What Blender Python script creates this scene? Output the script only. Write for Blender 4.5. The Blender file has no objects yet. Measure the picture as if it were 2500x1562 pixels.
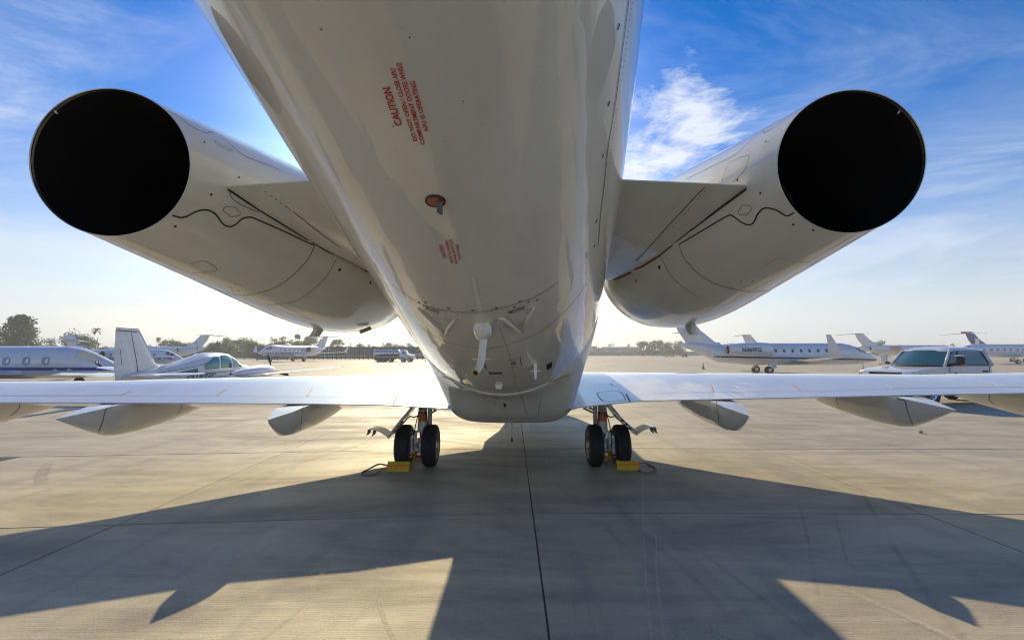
import bpy, bmesh, math, random
import numpy as np
from mathutils import Vector, Matrix, noise
from mathutils.bvhtree import BVHTree
from math import sin, cos, pi, radians, atan2, sqrt
random.seed(7)
S = bpy.context.scene
COL = S.collection
# ------------------------------------------------------------------ camera, sky, sun, exposure
CAMH = 1.9
PITCH = math.atan(82/1111)
cd = bpy.data.cameras.new('camera'); cam = bpy.data.objects.new('camera', cd); COL.objects.link(cam)
cd.sensor_width = 36; cd.lens = 16.0; cd.clip_start = .05; cd.clip_end = 6000
cam.location = (0, 0, CAMH); cam.rotation_euler = (pi/2+PITCH, 0, 0)
S.camera = cam
S.render.resolution_x = 1024; S.render.resolution_y = 639
SUN_EL = radians(26.6); SUN_AZ = radians(-9.7)          # azimuth from +Y towards +X
sd = bpy.data.lights.new('sun', 'SUN'); sun = bpy.data.objects.new('sun', sd); COL.objects.link(sun)
sd.energy = 2.0; sd.angle = radians(.6); sd.color = (1, .80, .47)
sdir = Vector((sin(SUN_AZ)*cos(SUN_EL), cos(SUN_AZ)*cos(SUN_EL), sin(SUN_EL)))
sun.rotation_euler = sdir.to_track_quat('Z', 'Y').to_euler()
S.view_settings.view_transform = 'Standard'; S.view_settings.look = 'None'
S.view_settings.gamma = 1; S.view_settings.use_curve_mapping = False
S.view_settings.exposure = 1.46
try: S.cycles.filter_width = 1.05
except Exception: pass
W = bpy.data.worlds.new('World'); S.world = W; W.use_nodes = True

class NT:
    """small node-tree writer"""
    def __init__(s, tree): s.t = tree; tree.nodes.clear()
    def n(s, typ, **kw):
        x = s.t.nodes.new(typ)
        for k, v in kw.items():
            if k.startswith('i_'):
                key = k[2:]; key = int(key) if key.isdigit() else key.replace('_', ' ')
                s.set(x, key, v)
            else: setattr(x, k, v)
        return x
    def set(s, x, key, v):
        sock = x.inputs[key]
        if isinstance(v, bpy.types.NodeSocket): s.t.links.new(v, sock)
        elif isinstance(v, bpy.types.Node): s.t.links.new(v.outputs[0], sock)
        else: sock.default_value = v
    def math(s, op, a, b=None, c=None, clamp=False):
        x = s.n('ShaderNodeMath', operation=op, use_clamp=clamp); s.set(x, 0, a)
        if b is not None: s.set(x, 1, b)
        if c is not None: s.set(x, 2, c)
        return x.outputs[0]
    def mix(s, f, a, b, mode='MIX'):
        x = s.n('ShaderNodeMix', data_type='RGBA', blend_type=mode); s.set(x, 0, f); s.set(x, 6, a); s.set(x, 7, b)
        return x.outputs[2]
    def ramp(s, v, stops, interp='LINEAR'):
        x = s.n('ShaderNodeValToRGB'); s.set(x, 0, v); r = x.color_ramp; r.interpolation = interp
        while len(r.elements) > 1: r.elements.remove(r.elements[-1])
        r.elements[0].position = stops[0][0]; r.elements[0].color = c4(stops[0][1])
        for p, c in stops[1:]:
            e = r.elements.new(p); e.color = c4(c)
        return x.outputs[0]
    def noise(s, vec, scale, detail=4, rough=.5, dist=0, d4=None):
        x = s.n('ShaderNodeTexNoise'); s.set(x, 'Vector', vec); s.set(x, 'Scale', scale); s.set(x, 'Detail', detail)
        s.set(x, 'Roughness', rough); s.set(x, 'Distortion', dist)
        return x.outputs[0]
    def mapping(s, vec, scale=(1, 1, 1), loc=(0, 0, 0), rot=(0, 0, 0)):
        x = s.n('ShaderNodeMapping'); s.set(x, 0, vec); s.set(x, 'Scale', scale); s.set(x, 'Location', loc); s.set(x, 'Rotation', rot)
        return x.outputs[0]
def c4(c):
    if isinstance(c, (int, float)): return (c, c, c, 1)
    return tuple(c)+(1,) if len(c) == 3 else tuple(c)

def build_world():
    k = NT(W.node_tree)
    out = k.n('ShaderNodeOutputWorld'); bg = k.n('ShaderNodeBackground', i_Strength=.15)
    sky = k.n('ShaderNodeTexSky', sky_type='NISHITA', sun_disc=False, sun_elevation=SUN_EL, sun_rotation=SUN_AZ, air_density=1.0, dust_density=.6, ozone_density=2.2)
    tc = k.n('ShaderNodeTexCoord').outputs['Generated']
    sep = k.n('ShaderNodeSeparateXYZ', i_0=tc); x, y, z = sep.outputs
    hs = k.n('ShaderNodeHueSaturation', i_Saturation=2.3, i_Value=.32, i_Color=sky).outputs[0]
    hs = k.mix(1.0, hs, (.14, .80, 1.0, 1), 'MULTIPLY')
    zc = k.math('MAXIMUM', z, 0.0)
    # dry milky air low over the field
    hz = k.ramp(zc, [(0, 1), (.06, .95), (.14, .66), (.26, .26), (.42, .05), (.6, 0)], 'EASE')
    dot = k.n('ShaderNodeVectorMath', operation='DOT_PRODUCT', i_0=tc, i_1=tuple(sdir)).outputs['Value']
    glow = k.math('POWER', k.math('MAXIMUM', dot, 0), 9)
    hcol = k.mix(glow, (1.95, 1.98, 2.0, 1), (8.5, 7.4, 5.4, 1))
    c = k.mix(hz, hs, hcol)
    aur = k.math('POWER', k.math('MAXIMUM', dot, 0), 34)
    c = k.mix(1.0, c, k.mix(aur, (0, 0, 0, 1), (3.4, 3.1, 2.5, 1)), 'ADD')
    # thin high cloud
    zz = k.math('MAXIMUM', z, .06)
    px = k.math('DIVIDE', x, zz); py = k.math('DIVIDE', y, zz)
    v = k.n('ShaderNodeCombineXYZ', i_0=px, i_1=py).outputs[0]
    v1 = k.mapping(v, scale=(.55, 1.25, 1), rot=(0, 0, .5), loc=(3.1, 1.2, 0))
    n1 = k.noise(v1, 1.3, 10, .68, .9)
    w = k.ramp(n1, [(.44, 0), (.56, .20), (.72, .65)])
    bank = k.ramp(k.noise(k.mapping(tc, scale=(2.0, 2.0, 8.5), loc=(1.3, 0, .4)), 1.5, 9, .62, .5), [(.46, 0), (.60, .55), (.72, .8)])
    bank = k.math('MULTIPLY', bank, k.ramp(zc, [(.03, 0), (.10, 1), (.26, .75), (.42, 0)], 'EASE'))
    patch = k.ramp(k.noise(v, .35, 2, .5), [(.38, .1), (.62, 1)])
    w = k.math('MULTIPLY', w, patch)
    v2 = k.mapping(v, scale=(2.4, 2.4, 1), loc=(.3, 5.2, 0))
    n2 = k.noise(v2, 1.3, 8, .66, .25)
    # one broken white cloud right of the tail
    cdir = Vector((.37, 1, .47)).normalized()
    dd = k.n('ShaderNodeVectorMath', operation='DISTANCE', i_0=tc, i_1=tuple(cdir)).outputs['Value']
    puff = k.ramp(k.math('ADD', n2, k.math('MULTIPLY', dd, -2.3)), [(.22, 0), (.44, .9), (.6, 1)])
    cdir2 = Vector((.285, 1, .375)).normalized()
    dd2 = k.n('ShaderNodeVectorMath', operation='DISTANCE', i_0=tc, i_1=tuple(cdir2)).outputs['Value']
    puff2 = k.ramp(k.math('ADD', n2, k.math('MULTIPLY', dd2, -3.6)), [(.26, 0), (.48, .8), (.7, 1)])
    puff = k.math('MAXIMUM', puff, puff2)
    cl = k.math('MAXIMUM', k.math('MAXIMUM', w, bank), puff, clamp=True)
    ccol = k.mix(glow, (1.9, 2.1, 2.4, 1), (3.2, 3.1, 2.9, 1))
    c = k.mix(k.math('MULTIPLY', cl, .92), c, ccol)
    k.set(bg, 'Color', c); k.t.links.new(bg.outputs[0], out.inputs[0])
build_world()

# ------------------------------------------------------------------ coordinates measured on the photograph (2500 px wide)
F = 1111.; _c, _s = cos(PITCH), sin(PITCH)
def ray(px, py):
    u = (781-py)/F; x = (px-1250)/F
    return Vector((x, _c-u*_s, _s+u*_c))
def at(px, py, Y):
    r = ray(px, py); t = Y/r.y
    return Vector((r.x*t, Y, CAMH+r.z*t))
def gr(px, py):
    r = ray(px, py); t = -CAMH/r.z
    return Vector((r.x*t, r.y*t, 0))
def hpy(py, Y): return at(1250, py, Y).z

# ------------------------------------------------------------------ materials
MATS = {}
def pm(name, col, rough=.5, metal=0, coat=0, bump=None, var=None, emit=None, spec=.5, coat_rough=.05, alpha=None):
    m = bpy.data.materials.new(name); m.use_nodes = True; k = NT(m.node_tree)
    out = k.n('ShaderNodeOutputMaterial'); b = k.n('ShaderNodeBsdfPrincipled')
    k.t.links.new(b.outputs[0], out.inputs[0])
    tc = k.n('ShaderNodeTexCoord').outputs['Object']
    c = c4(col)
    if var:   # (scale, amount)
        n = k.noise(tc, var[0], 5, .6)
        c = k.mix(k.ramp(n, [(.3, 0), (.7, 1)]), c4([v*(1-var[1]) for v in col]), c4([min(1, v*(1+var[1]*.6)) for v in col]))
        n2 = k.noise(tc, var[0]*3.7, 3, .6)
        k.set(b, 'Roughness', k.math('ADD', rough-.06, k.math('MULTIPLY', n2, .12)))
    else: k.set(b, 'Roughness', rough)
    k.set(b, 'Base Color', c); k.set(b, 'Metallic', metal); k.set(b, 'Coat Weight', coat); k.set(b, 'Coat Roughness', coat_rough)
    k.set(b, 'Specular IOR Level', spec)
    if bump:
        bn = k.n('ShaderNodeBump', i_Strength=bump[1], i_Distance=.01, i_Height=k.noise(tc, bump[0], 4, .6)); k.set(b, 'Normal', bn)
    if emit: k.set(b, 'Emission Color', c4(emit)); k.set(b, 'Emission Strength', 1.0)
    MATS[name] = m
    return m
def paint(name, col, wave=.004, rough=.28, spec=.5):
    """gloss aircraft paint: slight panel waviness, dust film and faint streaks"""
    m = bpy.data.materials.new(name); m.use_nodes = True; k = NT(m.node_tree)
    out = k.n('ShaderNodeOutputMaterial'); b = k.n('ShaderNodeBsdfPrincipled'); k.t.links.new(b.outputs[0], out.inputs[0])
    p = k.n('ShaderNodeNewGeometry').outputs['Position']
    n = k.noise(k.mapping(p, scale=(2.2, .5, 2.2)), 1.5, 6, .62)
    d = k.ramp(n, [(.35, 0), (.75, 1)])
    c = k.mix(d, c4(col), c4([v*.87*q for v, q in zip(col, (1, .98, .94))]))
    sp = k.ramp(k.noise(p, 60, 2, .5), [(.70, 0), (.76, 1)])
    c = k.mix(k.math('MULTIPLY', sp, .35), c, c4([v*.45 for v in col]))
    k.set(b, 'Base Color', c); k.set(b, 'Specular IOR Level', spec)
    k.set(b, 'Roughness', k.math('ADD', rough, k.math('MULTIPLY', d, .1)))
    k.set(b, 'Coat Weight', 1.0); k.set(b, 'Coat Roughness', k.math('ADD', .006, k.math('MULTIPLY', d, .02)))
    wv = k.noise(k.mapping(p, scale=(3.2, 1.1, 3.2)), 1.2, 2, .5)
    bn = k.n('ShaderNodeBump', i_Strength=1.0, i_Distance=wave, i_Height=wv)
    k.set(b, 'Normal', bn); k.set(b, 'Coat Normal', bn)
    MATS[name] = m
    return m
M_PAINT = paint('white_aircraft_paint', (.84, .81, .70), .008, .3)
M_WING = paint('sky_tinted_wing_paint', (.56, .61, .71), .004, .55, .2)  # white wing; the blue of the sky is put into this base colour
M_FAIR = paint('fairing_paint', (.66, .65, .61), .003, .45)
M_JET = paint('parked_aircraft_paint', (.74, .76, .80), .002)
M_BLUEJ = paint('pale_blue_paint', (.62, .70, .82), .002)  # even pale blue base colour, shared by far jets and the tanker cab
M_DARK = pm('dark_joint', (.035, .034, .033), .7)
M_SEAM = pm('grey_joint', (.16, .15, .13), .7)
M_SEALY = pm('aged_yellow_sealant', (.42, .35, .2), .6)
M_RED = pm('red_stencil', (.62, .012, .01), .5)
M_REDSEAL = pm('red_seal', (.30, .035, .02), .5)
M_BLACK = pm('black_paint', (.012, .012, .013), .5)
M_BURNT = pm('sooty_exhaust_liner', (.006, .005, .0055), .6, 0, 0, None, (5, .6), None, .3)
M_STEEL = pm('steel', (.55, .53, .5), .32, 1, 0, None, (6, .2))
M_GREYM = pm('grey_gear_paint', (.68, .67, .62), .45, 0, .2, None, (9, .25))
M_CHROME = pm('chrome', (.85, .85, .86), .08, 1)
M_TYRE = pm('tyre_rubber', (.022, .021, .021), .72, 0, 0, (40, .2), (7, .3))
M_RIM = pm('wheel_rim_metal', (.5, .46, .36), .4, .7, 0, None, (9, .3))
M_BRAKE = pm('brake_metal', (.16, .15, .14), .5, .6, 0, None, (15, .4))
M_ORANGE = pm('orange_placard', (.60, .17, .05), .5)
M_YELLOW = pm('yellow_chock_paint', (.62, .45, .02), .5, 0, 0, (30, .3), (12, .25))
M_ORB = pm('orange_band', (.85, .22, .01), .5)
M_ROPE = pm('chock_rope', (.26, .22, .16), .9, 0, 0, (90, .8))
M_GLASS = pm('dark_aircraft_glass', (.03, .06, .10), .06, 0, 1)
M_GGLASS = pm('green_cabin_glass', (.02, .20, .17), .06, 0, 1)
M_TGLASS = pm('tinted_truck_glass', (.03, .11, .13), .05, 0, 1)
M_BLUE = pm('blue_stripe', (.01, .07, .36), .3, 0, .8)
M_NAVY = pm('navy_stripe', (.02, .03, .08), .3, 0, .8)
M_TEAL = pm('teal_stripe', (.01, .12, .13), .3, 0, .8)
M_DRED = pm('red_trim', (.5, .03, .03), .35, 0, .8)
M_ORSW = pm('orange_swoosh', (.75, .30, .06), .35, 0, .8)
M_WHITE = pm('white_plain', (.8, .8, .78), .4)
M_BUMPER = pm('dark_red_well', (.34, .03, .012), .25, 0, .6, None, (25, .4))
M_FENCE = pm('blast_fence_metal', (.10, .125, .16), .55, .2, 0, None, (.6, .25))
M_FENCED = pm('blast_fence_post_metal', (.05, .065, .09), .6, .2)
M_GREEN = pm('green_cone', (.03, .40, .06), .5)
M_WHTP = paint('truck_white_paint', (.72, .74, .78), .001)
M_BARK = pm('bark', (.10, .075, .05), .9, 0, 0, None, (3, .3))
M_AMBER = pm('amber_lens', (.85, .18, .08), .3)
M_SIGNY = pm('sign_yellow', (.7, .5, .03), .5)
M_TANK = pm('polished_tank', (.62, .63, .66), .2, .9)
M_SOIL = pm('far_building_wall', (.30, .33, .36), .8, 0, 0, None, (.1, .2))
M_SOILW = pm('far_building_glass', (.08, .11, .14), .3)
def leafmat(name, a, b):
    m = bpy.data.materials.new(name); m.use_nodes = True; k = NT(m.node_tree)
    out = k.n('ShaderNodeOutputMaterial'); bs = k.n('ShaderNodeBsdfPrincipled', i_Roughness=.65)
    n = k.noise(k.n('ShaderNodeNewGeometry').outputs['Position'], .55, 4, .6)
    c = k.mix(k.ramp(n, [(.35, 0), (.68, 1)]), c4(a), c4(b))
    k.set(bs, 'Base Color', c); k.set(bs, 'Transmission Weight', 0)
    tr = k.n('ShaderNodeBsdfTranslucent', i_Color=k.mix(.5, c, (.16, .24, .04, 1)))
    mx = k.n('ShaderNodeMixShader', i_0=.35, i_1=bs.outputs[0], i_2=tr.outputs[0])
    k.t.links.new(mx.outputs[0], out.inputs[0]); MATS[name] = m
    return m
M_LEAF = leafmat('foliage_mid', (.035, .085, .022), (.085, .17, .04))
M_LEAFD = leafmat('foliage_dark', (.018, .05, .02), (.05, .11, .035))
M_LEAFB = leafmat('foliage_olive', (.045, .095, .025), (.11, .18, .05))

def concrete(name, slab):
    m = bpy.data.materials.new(name); m.use_nodes = True; k = NT(m.node_tree)
    out = k.n('ShaderNodeOutputMaterial'); b = k.n('ShaderNodeBsdfPrincipled'); k.t.links.new(b.outputs[0], out.inputs[0])
    p = k.n('ShaderNodeNewGeometry').outputs['Position']
    big = k.ramp(k.noise(k.mapping(p, scale=(.2, .5, 1)), 1.3, 8, .68, .9), [(.36, 0), (.64, 1)])
    c = k.mix(big, (.22, .188, .132, 1), (.56, .49, .34, 1))
    # pale drying patches and drag streaks running across the slabs
    wisps = k.ramp(k.noise(k.mapping(p, scale=(.5, 2.4, 1), rot=(0, 0, .22)), .9, 9, .68, 1.1), [(.42, 0), (.62, .55), (.75, .9)])
    c = k.mix(k.math('MULTIPLY', wisps, 1.0), c, (.66, .57, .40, 1))
    st = k.ramp(k.noise(k.mapping(p, scale=(.55, 26, 1)), 1.6, 5, .7), [(.3, 0), (.7, 1)])
    c = k.mix(k.math('MULTIPLY', st, .32), c, (.22, .205, .18, 1))
    st2 = k.ramp(k.noise(k.mapping(p, scale=(.9, 60, 1)), 2.2, 3, .6), [(.35, 0), (.7, 1)])
    c = k.mix(k.math('MULTIPLY', st2, .26), c, (.42, .40, .36, 1))
    # scrubbed wheel tracks heading through the stand
    trk = k.ramp(k.noise(k.mapping(p, scale=(2.3, .16, 1), rot=(0, 0, -.32)), 1.1, 6, .62), [(.52, 0), (.62, 1)])
    c = k.mix(k.math('MULTIPLY', trk, .30), c, (.17, .165, .15, 1))
    blot = k.ramp(k.noise(k.mapping(p, scale=(.8, 1.1, 1), loc=(7, 3, 0)), .8, 7, .72, .6), [(.50, 0), (.60, .6), (.72, 1)])
    c = k.mix(k.math('MULTIPLY', blot, .55), c, (.20, .19, .165, 1))
    crk = k.n('ShaderNodeTexVoronoi', feature='DISTANCE_TO_EDGE', i_Vector=k.mapping(k.n('ShaderNodeVectorMath', operation='ADD', i_0=p, i_1=k.n('ShaderNodeVectorMath', operation='SCALE', i_0=k.n('ShaderNodeTexNoise', i_Vector=p, i_Scale=1.3, i_Detail=5.0).outputs['Color'], i_3=.9)), scale=(.23, .19, 1)), i_Scale=1.0)
    cm = k.math('MULTIPLY', k.ramp(crk.outputs[0], [(0, 1), (.0022, 0)]), k.ramp(k.noise(p, .35, 2, .5), [(.5, 0), (.6, 1)]))
    c = k.mix(k.math('MULTIPLY', cm, .5), c, (.10, .095, .085, 1))
    spots = k.ramp(k.noise(p, 5.5, 4, .6), [(.71, 0), (.77, 1)])
    c = k.mix(k.math('MULTIPLY', spots, .5), c, (.08, .078, .072, 1))
    fine = k.noise(p, 55, 4, .7)
    c = k.mix(.22, c, k.ramp(fine, [(.3, .14), (.7, .62)]))
    if slab:
        inf = k.n('ShaderNodeObjectInfo').outputs['Random']
        c = k.mix(1, c, k.ramp(inf, [(0, (.90, .90, .91)), (1, (1.06, 1.05, 1.03))]), 'MULTIPLY')
    k.set(b, 'Base Color', c)
    rg = k.ramp(big, [(0, .82), (1, .6)])
    k.set(b, 'Roughness', rg); k.set(b, 'Specular IOR Level', .4)
    h = k.math('ADD', k.math('MULTIPLY', k.noise(k.mapping(p, scale=(1.2, 42, 1)), 2.0, 4, .6), .6), k.math('MULTIPLY', fine, .5))
    bn = k.n('ShaderNodeBump', i_Strength=.55, i_Distance=.008, i_Height=h); k.set(b, 'Normal', bn)
    MATS[name] = m
    return m
M_CONC = concrete('apron_concrete', True); M_CONCF = concrete('far_apron_concrete', False)
def grassmat():
    m = pm('dry_grass', (.30, .25, .12), .95, var=(.02, .35)); return m
M_GRASS = grassmat()

# ------------------------------------------------------------------ mesh helpers
class MB:
    def __init__(s): s.v = []; s.f = []
    def add(s, vs, fs):
        o = len(s.v); s.v += [Vector(v) for v in vs]; s.f += [tuple(i+o for i in f) for f in fs]; return s
    def box(s, c, d, R=None, taper=1.0):
        x, y, z = d[0]/2, d[1]/2, d[2]/2; vs = []
        for k in (-1, 1):
            t = taper if k > 0 else 1
            for a, b in ((-1, -1), (1, -1), (1, 1), (-1, 1)): vs.append(Vector((a*x*t, b*y*t, k*z)))
        if R is not None: vs = [R @ v for v in vs]
        c = Vector(c)
        return s.add([c+v for v in vs], [(0, 3, 2, 1), (4, 5, 6, 7), (0, 1, 5, 4), (1, 2, 6, 5), (2, 3, 7, 6), (3, 0, 4, 7)])
    def loft(s, rings, cap=True, closed=True):
        n = len(rings[0]); vs = [p for r in rings for p in r]; fs = []
        for i in range(len(rings)-1):
            for j in range(n if closed else n-1):
                a = i*n+j; b = i*n+(j+1) % n; fs.append((a, b, b+n, a+n))
        if cap and closed:
            fs.append(tuple(range(n-1, -1, -1))); fs.append(tuple((len(rings)-1)*n+j for j in range(n)))
        return s.add(vs, fs)
    def tube(s, pts, r, n=8, cap=True):
        pts = [Vector(p) for p in pts]; rr = r if isinstance(r, (list, tuple)) else [r]*len(pts); rings = []; up = None
        for i, p in enumerate(pts):
            t = (pts[min(i+1, len(pts)-1)]-pts[max(i-1, 0)]).normalized()
            if up is None: up = t.orthogonal().normalized()
            up = (up-t*up.dot(t)).normalized(); sd_ = t.cross(up)
            rings.append([p+(up*cos(2*pi*j/n)+sd_*sin(2*pi*j/n))*rr[i] for j in range(n)])
        return s.loft(rings, cap)
    def lathe(s, prof, c, axis, n=32, cap=False):
        """prof: (distance along axis, radius)"""
        a = Vector(axis).normalized(); u = a.orthogonal().normalized(); w = a.cross(u); c = Vector(c)
        return s.loft([[c+a*d+(u*cos(2*pi*j/n)+w*sin(2*pi*j/n))*r for j in range(n)] for d, r in prof], cap)
    def prism(s, poly, a, b):
        """poly: list of points, extruded by vectors a..b"""
        n = len(poly); a = Vector(a); b = Vector(b)
        vs = [Vector(p)+a for p in poly]+[Vector(p)+b for p in poly]
        fs = [tuple(range(n)), tuple(range(2*n-1, n-1, -1))]+[(i, i+n, (i+1) % n+n, (i+1) % n) for i in range(n)]
        return s.add(vs, fs)
    def build(s, name, mat, parent=None, smooth=False, bevel=0, angle=None, origin=None, M=None):
        me = bpy.data.meshes.new(name)
        o = Vector((0, 0, 0))
        if parent is not None: o = org(parent)
        vs = s.v if M is None else [M @ v for v in s.v]
        me.from_pydata([tuple(v-o) for v in vs], [], s.f); me.materials.append(mat)
        bm = bmesh.new(); bm.from_mesh(me); bmesh.ops.recalc_face_normals(bm, faces=bm.faces)
        if bevel: bmesh.ops.bevel(bm, geom=[e for e in bm.edges if len(e.link_faces) == 2 and e.calc_face_angle(0) > .5], offset=bevel, segments=2, profile=.6, affect='EDGES')
        bm.to_mesh(me); bm.free()
        if smooth:
            for p in me.polygons: p.use_smooth = True
            if angle: me.set_sharp_from_angle(angle=radians(angle))
        ob = bpy.data.objects.new(name, me); COL.objects.link(ob)
        if parent is not None: ob.parent = parent
        return ob
    def bvh(s, M=None):
        return BVHTree.FromPolygons([tuple(v if M is None else M @ v) for v in s.v], s.f)
def tag(o, label=None, cat=None, group=None, kind=None):
    if label: o['label'] = label
    if cat: o['category'] = cat
    if group: o['group'] = group
    if kind: o['kind'] = kind
    return o
def thing(name, label, cat, loc=(0, 0, 0), rz=0, group=None):
    o = bpy.data.objects.new(name, None); o.empty_display_size = .3; COL.objects.link(o)
    o.location = loc; o.rotation_euler = (0, 0, rz); return tag(o, label, cat, group)
ORGW = {}
def org(o):
    while o.parent is not None: o = o.parent
    return ORGW.get(o.name, Vector((0, 0, 0)))
def wthing(name, label, cat, loc, group=None):
    """a thing whose parts are given in world coordinates"""
    o = thing(name, label, cat, loc, 0, group); ORGW[o.name] = Vector(loc); return o
def cr(pts, n=6):
    """catmull-rom through 2-D points"""
    P = [np.array(p, float) for p in pts]; P = [2*P[0]-P[1]]+P+[2*P[-1]-P[-2]]; out = []
    for i in range(1, len(P)-2):
        for j in range(n):
            t = j/n; a, b, c, d = P[i-1], P[i], P[i+1], P[i+2]
            out.append(.5*((2*b)+(-a+c)*t+(2*a-5*b+4*c-d)*t*t+(-a+3*b-3*c+d)*t**3))
    out.append(P[-2]); return out
ORIGIN = Vector((0, 0, CAMH))
def cast(px, py, trees):
    r = ray(px, py).normalized(); best = None
    for t in trees:
        h = t.ray_cast(ORIGIN, r)
        if h[0] is not None and (best is None or h[3] < best[3]): best = h
    if best is None: return None
    n = best[1] if best[1].dot(r) < 0 else -best[1]
    return best[0], n
def ribbon(name, pix, w, mat, parent, trees, curve=6, off=.003):
    """a thin strip lying on a surface along a line measured on the photograph; w in metres"""
    pts = cr(pix, curve) if curve else [np.array(p, float) for p in pix]
    hits = [cast(p[0], p[1], trees) for p in pts]; hits = [h for h in hits if h]
    if len(hits) < 2: return None
    mb = MB(); vs = []
    for i, (p, n) in enumerate(hits):
        t = (hits[min(i+1, len(hits)-1)][0]-hits[max(i-1, 0)][0])
        if t.length < 1e-6: t = Vector((1, 0, 0))
        sd_ = t.normalized().cross(n).normalized()*w/2
        vs += [p+n*off-sd_, p+n*off+sd_]
    mb.add(vs, [(2*i, 2*i+1, 2*i+3, 2*i+2) for i in range(len(hits)-1)
                if (hits[i+1][0]-hits[i][0]).length < .6])
    return mb.build(name, mat, parent)
def patch(name, pix, mat, parent, trees, off=.003, sub=1):
    hs = [cast(p[0], p[1], trees) for p in pix]
    if any(h is None for h in hs): return None
    mb = MB(); top = [h[0]+h[1]*off for h in hs]; bot = [h[0]-h[1]*.002 for h in hs]; n = len(top)
    mb.add(top+bot, [tuple(range(n))]+[(i, (i+1) % n, (i+1) % n+n, i+n) for i in range(n)])
    return mb.build(name, mat, parent)
def textmesh(s, bold=.0):
    cu = bpy.data.curves.new('t', 'FONT'); cu.body = s; cu.resolution_u = 3; cu.offset = bold
    o = bpy.data.objects.new('t', cu); COL.objects.link(o)
    dg = bpy.context.evaluated_depsgraph_get(); me = bpy.data.meshes.new_from_object(o.evaluated_get(dg))
    vs = [v.co.copy() for v in me.vertices]; fs = [tuple(p.vertices) for p in me.polygons]
    bpy.data.objects.remove(o); bpy.data.curves.remove(cu); bpy.data.meshes.remove(me)
    x0 = min(v.x for v in vs); x1 = max(v.x for v in vs); y0 = min(v.y for v in vs); y1 = max(v.y for v in vs)
    return [((v.x-x0)/(x1-x0), (v.y-y0)/(y1-y0)) for v in vs], fs
def decal_text(s, quad, mat, parent, trees, name='lettering', bold=.01, off=.004):
    """quad: base start, base end, top end, top start (pixels of the photograph); lettering laid on the surface"""
    uv, fs = textmesh(s, bold); a, b, c, d = [np.array(q, float) for q in quad]; vs = []
    for u, v in uv:
        p = (1-u)*(1-v)*a+u*(1-v)*b+u*v*c+(1-u)*v*d
        h = cast(p[0], p[1], trees)
        if h is None: return None
        vs.append(h[0]+h[1]*off)
    return MB().add(vs, fs).build(name, mat, parent)
def local_text(s, origin, ux, uy, w, h, mat, parent, name='lettering', bold=.01):
    uv, fs = textmesh(s, bold); o = Vector(origin); ux = Vector(ux); uy = Vector(uy)
    return MB().add([o+ux*(u*w)+uy*(v*h) for u, v in uv], fs).build(name, mat, parent)
def lerp(xs, ys, x): return float(np.interp(x, xs, ys))

# ------------------------------------------------------------------ ground
g = MB().add([(-3000, -400, -.012), (3000, -400, -.012), (3000, 5000, -.012), (-3000, 5000, -.012)], [(0, 1, 2, 3)]).build('ground', M_CONCF)
tag(g, kind='structure')
apron = bpy.data.objects.new('apron', None); COL.objects.link(apron); tag(apron, kind='structure')
GAP = .016
cols = [.25+4.66*i for i in range(-9, 10)]; cols = [round(c, 3) for c in cols]
def rowy(r, x):
    base = [-2.4, .95, 5.62, 9.36, 14.0, 18.6, 23.2, 27.8, 32.4][r]
    return base+(.085*(x-.25) if x < .25 else -.01*(x-.25))*(1 if r >= 2 else .5)
filler = MB().add([(cols[0], -4, -.006), (cols[-1], -4, -.006), (cols[-1], 32.2, -.006), (.25, 32.2, -.006), (cols[0], 28.6, -.006)], [(0, 1, 2, 3, 4)]).build('joint_filler', M_DARK, apron)
for r in range(8):
    for ci in range(len(cols)-1):
        x0, x1 = cols[ci], cols[ci+1]; xm = (x0+x1)/2
        if abs(xm) > 1.35*max(6, rowy(r+1, xm)): continue
        ga = GAP/2
        q = [(x0+ga, rowy(r, x0)+ga), (x1-ga, rowy(r, x1)+ga), (x1-ga, rowy(r+1, x1)-ga), (x0+ga, rowy(r+1, x0)-ga)]
        b = .006
        inn = [(q[0][0]+b, q[0][1]+b), (q[1][0]-b, q[1][1]+b), (q[2][0]-b, q[2][1]-b), (q[3][0]+b, q[3][1]-b)]
        dz = random.uniform(-.0015, .0015)
        vs = [(x, y, -.02) for x, y in q]+[(x, y, -.004+dz) for x, y in q]+[(x, y, dz) for x, y in inn]
        MB().add(vs, [(0, 1, 5, 4), (1, 2, 6, 5), (2, 3, 7, 6), (3, 0, 4, 7), (4, 5, 9, 8), (5, 6, 10, 9), (6, 7, 11, 10), (7, 4, 8, 11), (8, 9, 10, 11)]).build('slab', M_CONC, apron)
# pale sealant in the cross joint on the right, taxi lines, far strips
def strip(name, pts, w, mat, z=.005):
    vs = []
    for i, p in enumerate(pts):
        p = Vector((p[0], p[1], z)); a = Vector((*pts[max(i-1, 0)], z)); b = Vector((*pts[min(i+1, len(pts)-1)], z))
        t = (b-a).normalized(); n = Vector((-t.y, t.x, 0))*w/2; vs += [p-n, p+n]
    return tag(MB().add(vs, [(2*i, 2*i+1, 2*i+3, 2*i+2) for i in range(len(pts)-1)]).build(name, mat), kind='structure')
M_LINE = pm('worn_line_paint', (.50, .49, .44), .7, var=(3, .35))
M_LINEY = pm('worn_yellow_line_paint', (.55, .46, .26), .7, var=(1, .3))
strip('joint_sealant', [(2.3, 9.34), (6, 9.30), (12, 9.24), (22, 9.14)], .035, M_LINE, .004)
def gp(*pp): return [tuple(gr(*p)[:2]) for p in pp]
strip('taxi_line', [tuple(gr(*p)[:2]) for p in cr([(1455, 884), (1560, 879), (1640, 881), (1728, 886), (1735, 889), (1640, 890.5), (1480, 893)], 8)], .45, M_LINEY, .006)
strip('taxi_line', gp((1420, 874), (1560, 880), (1760, 897), (1900, 905)), .35, M_LINE, .007)
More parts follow.
